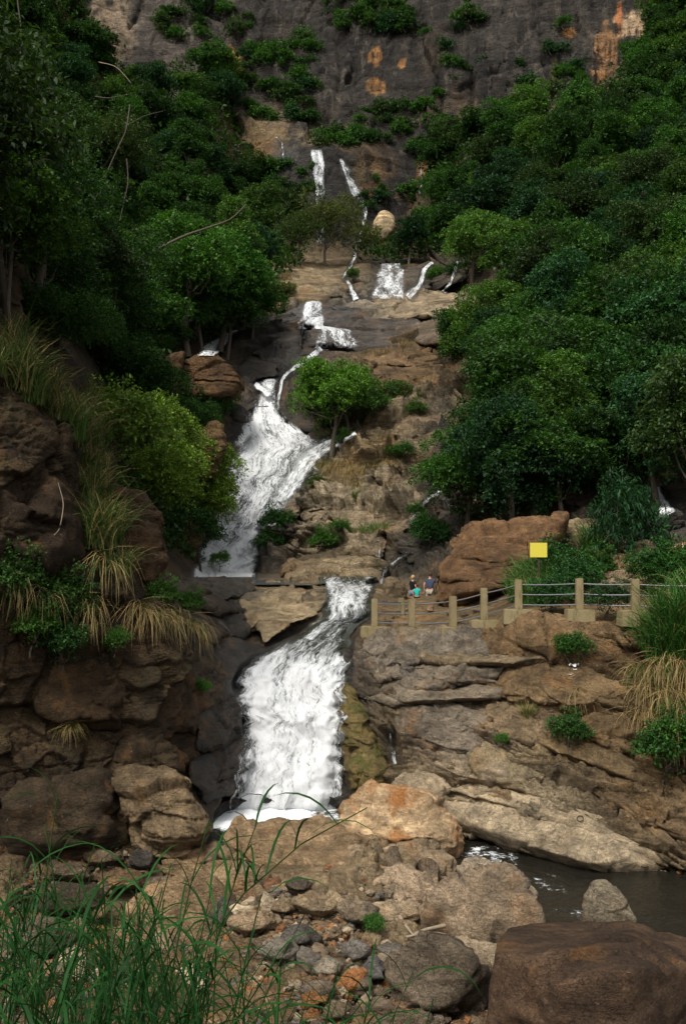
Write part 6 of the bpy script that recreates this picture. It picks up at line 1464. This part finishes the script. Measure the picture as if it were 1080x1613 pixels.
# ---- creepers and dead branches on the left
for i, (pth, lab) in enumerate([
    ([(205, 165, 46), (200, 200, 45.6), (185, 235, 45.4), (165, 280, 45.2), (150, 315, 45)], 'long slanting creeper in the middle of the left trees'),
    ([(200, 250, 45), (202, 285, 45), (196, 315, 45), (189, 348, 45)], 'pale hanging creeper ending in a hook in the left trees'),
    ([(120, 215, 44), (115, 250, 44), (118, 290, 44), (114, 330, 44)], 'thin vertical creeper hanging beside the trunk of the left trees'),
    ([(65, 220, 40), (68, 265, 40), (63, 310, 40)], 'thin creeper near the left margin'),
    ([(10, 340, 30), (18, 400, 29.6), (14, 470, 29.4), (22, 540, 29)], 'thick woody creeper over the rock at the left margin'),
    ([(28, 0, 40), (34, 60, 40), (30, 120, 40), (22, 170, 40)], 'long creeper hanging from the top left corner')]):
    stick([(a_, b_, c_ + 1.2) for a_, b_, c_ in pth], .03 if i != 4 else .08, lab, 'creeper', 'creeper', 'bark', None, .3)
for i, (pth, lab) in enumerate([
    ([(150, 152, 46), (175, 154, 45.5), (205, 148, 45)], 'bare pale branch lying across the upper left crowns'),
    ([(156, 98, 46), (180, 104, 45.6), (196, 118, 45.2), (206, 130, 45)], 'bleached dead branch near the top of the left trees'),
    ([(250, 392, 58), (290, 372, 58), (330, 358, 58), (362, 346, 58), (388, 322, 58)], 'dark rising limb inside the spreading bright tree'),
    ([(205, 195, 46), (230, 182, 46), (257, 175, 46)], 'short pale branch pointing right in the left crowns')]):
    stick([(a_, b_, c_ + 1.5) for a_, b_, c_ in pth], (.026 if i != 2 else .10), lab, 'branch', 'branch', 'wood' if i == 1 else 'bark', None, .6)
for (x, y, s, Y) in [(152, 760, 1, 27), (30, 1120, 1, 25.2)]:
    pass
stick([(80, 850, 26), (95, 830, 25.8), (100, 800, 25.9), (92, 760, 26.2)], .02, 'thin dry twig on the left wall', 'twig', 'twig', 'wood')

# ---- people behind the railing
def skin_obj(name, nodes, edges, mat, parent, sub=2):
    """nodes: {key: (x, y, z, radius)}"""
    keys = list(nodes); ix = {k: i for i, k in enumerate(keys)}
    m = bpy.data.meshes.new(name)
    m.from_pydata([nodes[k][:3] for k in keys], [(ix[a], ix[b]) for a, b in edges], [])
    m.materials.append(mat)
    o = obj(name, m, parent)
    md = o.modifiers.new('skin', 'SKIN'); md.use_smooth_shade = True
    for k in keys:
        r = nodes[k][3]; v = m.skin_vertices[0].data[ix[k]]
        v.radius = (r, r) if not hasattr(r, '__len__') else r
    m.skin_vertices[0].data[0].use_root = True
    s = o.modifiers.new('subdivision', 'SUBSURF'); s.levels = sub; s.render_levels = sub
    return o
def head_mesh(mat, c, r, yaw, parent):
    U, Fc = ico(4)
    V = U * np.array([.82, .98, 1.18])
    f = -U[:, 1]                                   # face looks to -y
    V[:, 1] -= .30 * np.exp(-((U[:, 0] / .13) ** 2 + ((U[:, 2] + .05) / .16) ** 2)) * (f > 0)          # nose
    for sx in (-1, 1):
        V[:, 1] += .12 * np.exp(-(((U[:, 0] - sx * .34) / .14) ** 2 + ((U[:, 2] - .12) / .10) ** 2)) * (f > 0)   # eye sockets
        V[:, 0] += sx * .22 * np.exp(-((U[:, 1] - .08) / .12) ** 2 - ((U[:, 2] - .02) / .2) ** 2) * (U[:, 0] * sx > .6)  # ears
    V[:, 1] += .07 * np.exp(-((U[:, 0] / .3) ** 2 + ((U[:, 2] + .45) / .05) ** 2)) * (f > 0)              # mouth
    V[:, 0] *= 1 - .22 * sstep(-.2, -.9, U[:, 2]); V[:, 1] -= .06 * sstep(-.4, -.9, U[:, 2])
    ca, sa = math.cos(yaw), math.sin(yaw)
    R = np.array([[ca, -sa, 0], [sa, ca, 0], [0, 0, 1]])
    return obj('head', mesh_np('head', V * r @ R.T + np.array(c), Fc, None, True, mat), parent)
def hair_mesh(mat, c, r, yaw, parent, long=0.0):
    U, Fc = ico(4)
    V = U * np.array([.90, 1.06, 1.25])
    low = .15 - .55 * sstep(-.2, .6, U[:, 1]) 
    keep = U[:, 2] > low - long * (U[:, 1] > .2)
    V += .05 * fbm(U * np.array([9, 9, 2]), 3, 5)[:, None] * U
    V[:, 1] += .06
    K = keep[Fc].all(1)
    ca, sa = math.cos(yaw), math.sin(yaw); R = np.array([[ca, -sa, 0], [sa, ca, 0], [0, 0, 1]])
    o = obj('hair', mesh_np('hair', V * r @ R.T + np.array(c), Fc[K], None, True, mat), parent)
    so_ = o.modifiers.new('thickness', 'SOLIDIFY'); so_.thickness = .012
    return o
def person(label, px, pyf, Y, H, yaw, top, bottom, hair, shoes, pose, sleeves=True, female=False, long=0.0, shorts=True):
    t = thing('person', label, 'person', V3(px, pyf, Y), 'visitors behind the railing', yaw)
    k = H / 1.78; sw = .165 if female else .195; hw = .095
    N = {'pelvis': (0, 0, .93, (.15, .115)), 'waist': (0, .01, 1.10, (.125 if female else .14, .10)), 'chest': (0, .01, 1.30, (.155 if female else .175, .115)), 'neckb': (0, .01, 1.46, (.075, .07)), 'neck': (0, -.005, 1.54, .055), 'skull': (0, -.012, 1.64, .06)}
    E = [('pelvis', 'waist'), ('waist', 'chest'), ('chest', 'neckb'), ('neckb', 'neck'), ('neck', 'skull')]
    for s, L in ((-1, 'l'), (1, 'r')):
        sh = (s * sw, .01, 1.42); el, wr = pose['arm' + L]; kn, an = pose['leg' + L]
        N['sh' + L] = (*sh, .058); N['el' + L] = (*el, .042); N['wr' + L] = (*wr, .029)
        d = (np.array(wr) - np.array(el)); d /= np.linalg.norm(d); pm = np.array(wr) + d * .07
        N['pm' + L] = (*pm, (.036, .02))
        E += [('chest', 'sh' + L), ('sh' + L, 'el' + L), ('el' + L, 'wr' + L), ('wr' + L, 'pm' + L)]
        ax = np.cross(d, [1, 0, 0]); ax /= np.linalg.norm(ax) + 1e-9
        for q, (o_, ln) in enumerate(((-.03, .07), (-.01, .085), (.01, .08), (.03, .062))):
            a_ = pm + d * .035 + ax * o_; b_ = a_ + d * ln * .55; c_ = b_ + d * ln * .4 - np.array([s, 0, 0]) * .02
            N[f'fa{q}{L}'] = (*a_, .0095); N[f'fb{q}{L}'] = (*b_, .009); N[f'fc{q}{L}'] = (*c_, .0075)
            E += [('pm' + L, f'fa{q}{L}'), (f'fa{q}{L}', f'fb{q}{L}'), (f'fb{q}{L}', f'fc{q}{L}')]
        th_ = np.array(wr) + d * .03 - ax * .035; N['ta' + L] = (*th_, .011); N['tb' + L] = (*(th_ + d * .04 - ax * .02), .009)
        E += [('wr' + L, 'ta' + L), ('ta' + L, 'tb' + L)]
        N['hip' + L] = (s * hw, 0, .88, .098); N['kn' + L] = (*kn, .06); N['cf' + L] = (*(np.array(kn) * .65 + np.array(an) * .35 + np.array([0, .015, 0])), .056); N['an' + L] = (*an, .036)
        N['ft' + L] = (an[0] + s * .02, an[1] - .13, an[2] - .05, (.042, .03))
        E += [('pelvis', 'hip' + L), ('hip' + L, 'kn' + L), ('kn' + L, 'cf' + L), ('cf' + L, 'an' + L), ('an' + L, 'ft' + L)]
    sc = lambda D, g=0.0: {a: (v[0] * k, v[1] * k, v[2] * k, tuple((x + g) * k for x in v[3]) if hasattr(v[3], '__len__') else (v[3] + g) * k) for a, v in D.items()}
    skin_obj('body', sc(N), E, M['skin'], t)
    head_mesh(M['skin'], (0, -.02 * k, 1.665 * k), .098 * k, pose.get('look', 0), t)
    hair_mesh(M[hair], (0, -.02 * k, 1.672 * k), .102 * k, pose.get('look', 0), t, long)
    S = {a: N[a] for a in ('waist', 'chest', 'neckb')}; S = {'pelvis': (0, 0, .96, (.155, .12)), **S}; S['neckb'] = (0, .01, 1.45, (.085, .075))
    SE = [('pelvis', 'waist'), ('waist', 'chest'), ('chest', 'neckb')]
    for L in 'lr':
        S['sh' + L] = (*N['sh' + L][:3], .062)
        SE += [('chest', 'sh' + L)]
        if sleeves:
            m_ = np.array(N['sh' + L][:3]) * .45 + np.array(N['el' + L][:3]) * .55; S['sl' + L] = (*m_, .056); SE += [('sh' + L, 'sl' + L)]
    skin_obj('shirt', sc(S, .014), SE, M[top], t)
    T = {'pelvis': (0, 0, .93, (.152, .118))}; TE = []
    for L in 'lr':
        hp, kn_ = np.array(N['hip' + L][:3]), np.array(N['kn' + L][:3]); fr = .78 if shorts == 'long' else (.5 if shorts else 1.0)
        T['hip' + L] = (*hp, .102); T['hem' + L] = (*(hp * (1 - fr) + kn_ * fr), .085); TE += [('pelvis', 'hip' + L), ('hip' + L, 'hem' + L)]
        if not shorts: T['cuff' + L] = (*(np.array(N['an' + L][:3]) + np.array([0, 0, .04])), .055); TE += [('hem' + L, 'cuff' + L)]
    skin_obj('shorts' if shorts else 'trousers', sc(T, .014), TE, M[bottom], t)
    for L in 'lr':
        a = N['an' + L]; D = {'a': (a[0], a[1] + .03, a[2] - .035, .045), 'b': (a[0], a[1] - .06, a[2] - .055, .042), 'c': (N['ft' + L][0], a[1] - .16, a[2] - .06, (.045, .03))}
        skin_obj('shoe', sc(D), [('a', 'b'), ('b', 'c')], M[shoes], t)
    return t
stand = dict(arml=((-.25, -.02, 1.16), (-.24, -.12, .93)), armr=((.26, .03, 1.15), (.25, -.05, .91)), legl=((-.10, -.02, .50), (-.11, .02, .09)), legr=((.11, -.03, .50), (.12, .02, .09)), look=.4)
walk = dict(arml=((-.26, -.07, 1.17), (-.22, -.26, 1.02)), armr=((.26, .07, 1.17), (.27, .02, .93)), legl=((-.10, -.06, .50), (-.10, -.02, .09)), legr=((.13, .02, .52), (.17, .30, .22)), look=.5)
hipp = dict(arml=((-.30, .06, 1.17), (-.17, -.08, 1.05)), armr=((.27, -.04, 1.16), (.20, -.22, 1.06)), legl=((-.09, -.03, .50), (-.10, .01, .09)), legr=((.10, -.05, .51), (.11, -.02, .09)), look=-.4)
person('man in a slate blue T-shirt and khaki shorts walking away behind the railing', 677, 962, 45.0, 1.80, math.pi - .35, 'shirt_blue', 'khaki', 'hair_brown', 'shoe', walk, shorts='long')
person('woman with tied blond hair in a black top and denim shorts beside the tan boulder', 650, 960, 45.6, 1.62, math.pi - .9, 'black_cloth', 'denim', 'hair_blond', 'shoe', hipp, sleeves=True, female=True, long=.5)
person('smaller person in a teal top and dark trousers standing close in front of the woman', 656.5, 963, 45.0, 1.28, math.pi - .2, 'teal', 'black_cloth', 'hair_brown', 'shoe', stand, shorts=False, female=True)
# ground under their feet
P0 = ground(640, 950); 
# ================================================================== NEAR BANK AND REEDS
def embankment():
    X, Y = np.meshgrid(np.arange(-9, 3.4, .25), np.arange(1.5, 13.5, .25))
    x, y = X.ravel(), Y.ravel()
    z = .8 + 2.3 * sstep(12.5, 8.0, y) * sstep(3.2, .6, x) + .22 * fbm(np.stack([x, y, x * 0], -1) * .7, 4, 210)
    c = np.concatenate([np.tile(np.array((.06, .042, .025)), (len(x), 1)), np.zeros((len(x), 1))], 1)
    o = obj('embankment', mesh_np('embankment', np.stack([x, y, z], -1), grid_faces(*X.shape), {'col': c}, True, M['rock_bed']))
    tag(o, 'earth bank below the viewpoint where the reeds grow', 'bank', kind='structure')
embankment()
def reed_stem(rs, H, lean, az, n=9):
    """stem curve from the origin, bending over toward azimuth az"""
    t = np.linspace(0, 1, n); a = lean * t ** 1.4
    ds = H / (n - 1); h = np.concatenate([[0], np.cumsum(np.sin(a[:-1]) * ds)]); v = np.concatenate([[0], np.cumsum(np.cos(a[:-1]) * ds)])
    return np.stack([h * math.cos(az), h * math.sin(az), v], -1)
def reed_leaves(rs, C, n, L=(.45, .85), w=(.018, .030), start=.2):
    t = np.sort(rs.uniform(start, .99, n)); k = t * (len(C) - 1); i = np.clip(k.astype(int), 0, len(C) - 2); f = (k - i)[:, None]
    B = C[i] * (1 - f) + C[i + 1] * f
    az = np.cumsum(rs.uniform(2.2, 4.0, n)) + rs.uniform(0, 6)
    ln = rs.uniform(*L, n) * (1 - .45 * np.abs(t - .55))
    return blades(rs, B, az, ln, rs.uniform(.25, .8, n), rs.uniform(1.2, 2.4, n), rs.uniform(*w, n), 6)
def reed(x, y, H, lean, az, label, seed, n=14, z0=None):
    rs = np.random.default_rng(seed)
    z = .8 + 2.3 * float(sstep(12.5, 8.0, np.array(y))) * float(sstep(3.2, .6, np.array(x))) if z0 is None else z0
    t = thing('reed', label, 'reed', (x, y, z), 'tall reeds in the near corner')
    C = reed_stem(rs, H, lean, az)
    V, Fc = tube(C, np.linspace(.011, .004, len(C)), 5)
    o = obj('stem', mesh_np('stem', V, Fc, {'lr': np.full(len(V), .4), 'tt': np.zeros(len(V))}, True, M['grass']), t); o.color = (.026, .066, .014, 1)
    V, Fc, tt, _ = reed_leaves(rs, C, n)
    k = 14
    for j in range(n):
        m = mesh_np('leaf', V[j * k:(j + 1) * k], Fc[:6], {'lr': np.full(k, rs.uniform(.25, .75)), 'tt': tt[:k]}, True, M['grass'])
        l = obj('leaf', m, t); l.color = (.013, .058, .009, 1)
    return t
def place_px(px, py, Y): 
    return at(px, py, Y)
# (tip pixel, distance, lean, azimuth): the stem is grown from the bank so that its tip arrives there
RE = [(92, 1245, 6.6, .25, 1.2, 'tallest reed at the left, its tip against the dark rock wall'), (72, 1300, 6.9, .3, 2.6, 'reed beside the tallest one at the left margin'), (150, 1330, 6.4, .4, .3, 'leafy reed right of the tallest one'),
      (15, 1370, 6.2, .3, 2.8, 'reed at the extreme left margin'), (330, 1290, 6.8, .35, .4, 'slim reed in front of the plunge pool stones'), (405, 1295, 7.0, .45, .2, 'reed with a bare pointed tip below the lowest fall'),
      (270, 1360, 6.2, .4, .8, 'reed in front of the leaning grey-brown block'), (215, 1400, 6.0, .35, 2.0, 'short reed in the thick of the left clump'), (300, 1420, 6.0, .5, .2, 'bending reed in the middle of the clump'), (480, 1440, 6.6, .6, .1, 'low reed leaning out toward the rubble')]
for i, (px, py, Y, ln, az, lab) in enumerate(RE):
    tip = at(px, py, Y)
    H = 2.5
    for _ in range(12):                       # find the length whose tip ends at that height
        C = reed_stem(None, H, ln, az); H *= (tip[2] - 3.05) / C[-1][2]
    C = reed_stem(None, H, ln, az)
    reed(tip[0] - C[-1][0], tip[1] - C[-1][1], H, ln, az, lab, 800 + i, 15, z0=3.05)
# the long reed leaning far out to the right
tip = at(578, 1272, 6.6); H = 4.0; ln = 1.28; az = -.05
C = reed_stem(None, H, ln, az); 
for _ in range(20):
    H *= (tip[2] - 3.0) / C[-1][2]; C = reed_stem(None, H, ln, az)
reed(tip[0] - C[-1][0], tip[1] - C[-1][1], H, ln, az, 'long reed leaning far out over the brown slab to the right', 850, 26, z0=3.0)
def reed_bed():
    rs = np.random.default_rng(77)
    Vs, Fs, T, L, off = [], [], [], [], 0
    def add(V, Fc, tt, lr):
        nonlocal off
        Vs.append(V); Fs.append(Fc + off); T.append(tt); L.append(lr); off += len(V)
    for k in range(150):
        y = rs.uniform(4.6, 8.6); px = rs.choice([rs.uniform(-90, 330), rs.uniform(-60, 470), rs.uniform(300, 600)], p=[.5, .36, .14])
        x = (px - 540) / F * y
        topy = np.interp(px, [-100, 0, 100, 250, 400, 480, 560, 640], [1450, 1455, 1470, 1515, 1560, 1600, 1630, 1655]) + rs.normal() * 35 + 20
        ztop = float(at(px, topy, y)[2]); H = max(.5, (ztop - 3.0) * 1.1)
        C = reed_stem(rs, H, rs.uniform(.1, .8), rs.uniform(-.9, 3.6)) + np.array([x, y, 2.95])
        V, Fc = tube(C, np.linspace(.009, .003, len(C)), 4); add(V, Fc, np.zeros(len(V)), np.full(len(V), .35))
        n = rs.integers(9, 14)
        V, Fc, tt, _ = reed_leaves(rs, C, n, (.45, .85), (.014, .027), .3); add(V, Fc, tt, np.repeat(np.clip(rs.normal(.45, .2, n), 0, .75), 14))
    o = obj('reed_grass', mesh_np('reed_grass', np.concatenate(Vs), np.concatenate(Fs), {'lr': np.concatenate(L), 'tt': np.concatenate(T)}, True, M['grass']))
    o.color = (.011, .050, .008, 1)
    tag(o, 'thick bed of dark green reed grass filling the near left corner', 'grass', kind='stuff')
reed_bed()
# ================================================================== LABELS: tell repeats apart by their place where nothing else does
def settle_labels():
    bpy.context.view_layer.update()
    D = {}
    for o in COL.objects:
        if o.parent is None and o.get('label') and o.get('category') and o.get('kind') != 'structure': D.setdefault(o['label'], []).append(o)
    ordn = ['first', 'second', 'third', 'fourth', 'fifth', 'sixth', 'seventh', 'eighth', 'ninth', 'tenth', 'eleventh', 'twelfth']
    for lab, L in D.items():
        n = len(L)
        if n == 1 or n > 12: continue
        P = [to_px(np.array(o.matrix_world.translation)) for o in L]
        xs = [float(p[0]) for p in P]; ys = [float(p[1]) for p in P]
        hor = (max(xs) - min(xs)) >= (max(ys) - min(ys))
        order = sorted(range(n), key=lambda i: xs[i] if hor else ys[i])
        for k, i in enumerate(order):
            if hor: w_ = 'leftmost' if k == 0 else 'rightmost' if k == n - 1 else f'{ordn[k]} from left'
            else: w_ = 'highest' if k == 0 else 'lowest' if k == n - 1 else f'{ordn[k]} from top'
            t = f'{lab}, {w_}' if n > 2 or True else lab
            if len(t.replace(',', ' ').split()) > 16: t = ' '.join(lab.split()[:12]) + ', ' + w_
            L[i]['label'] = t
settle_labels()
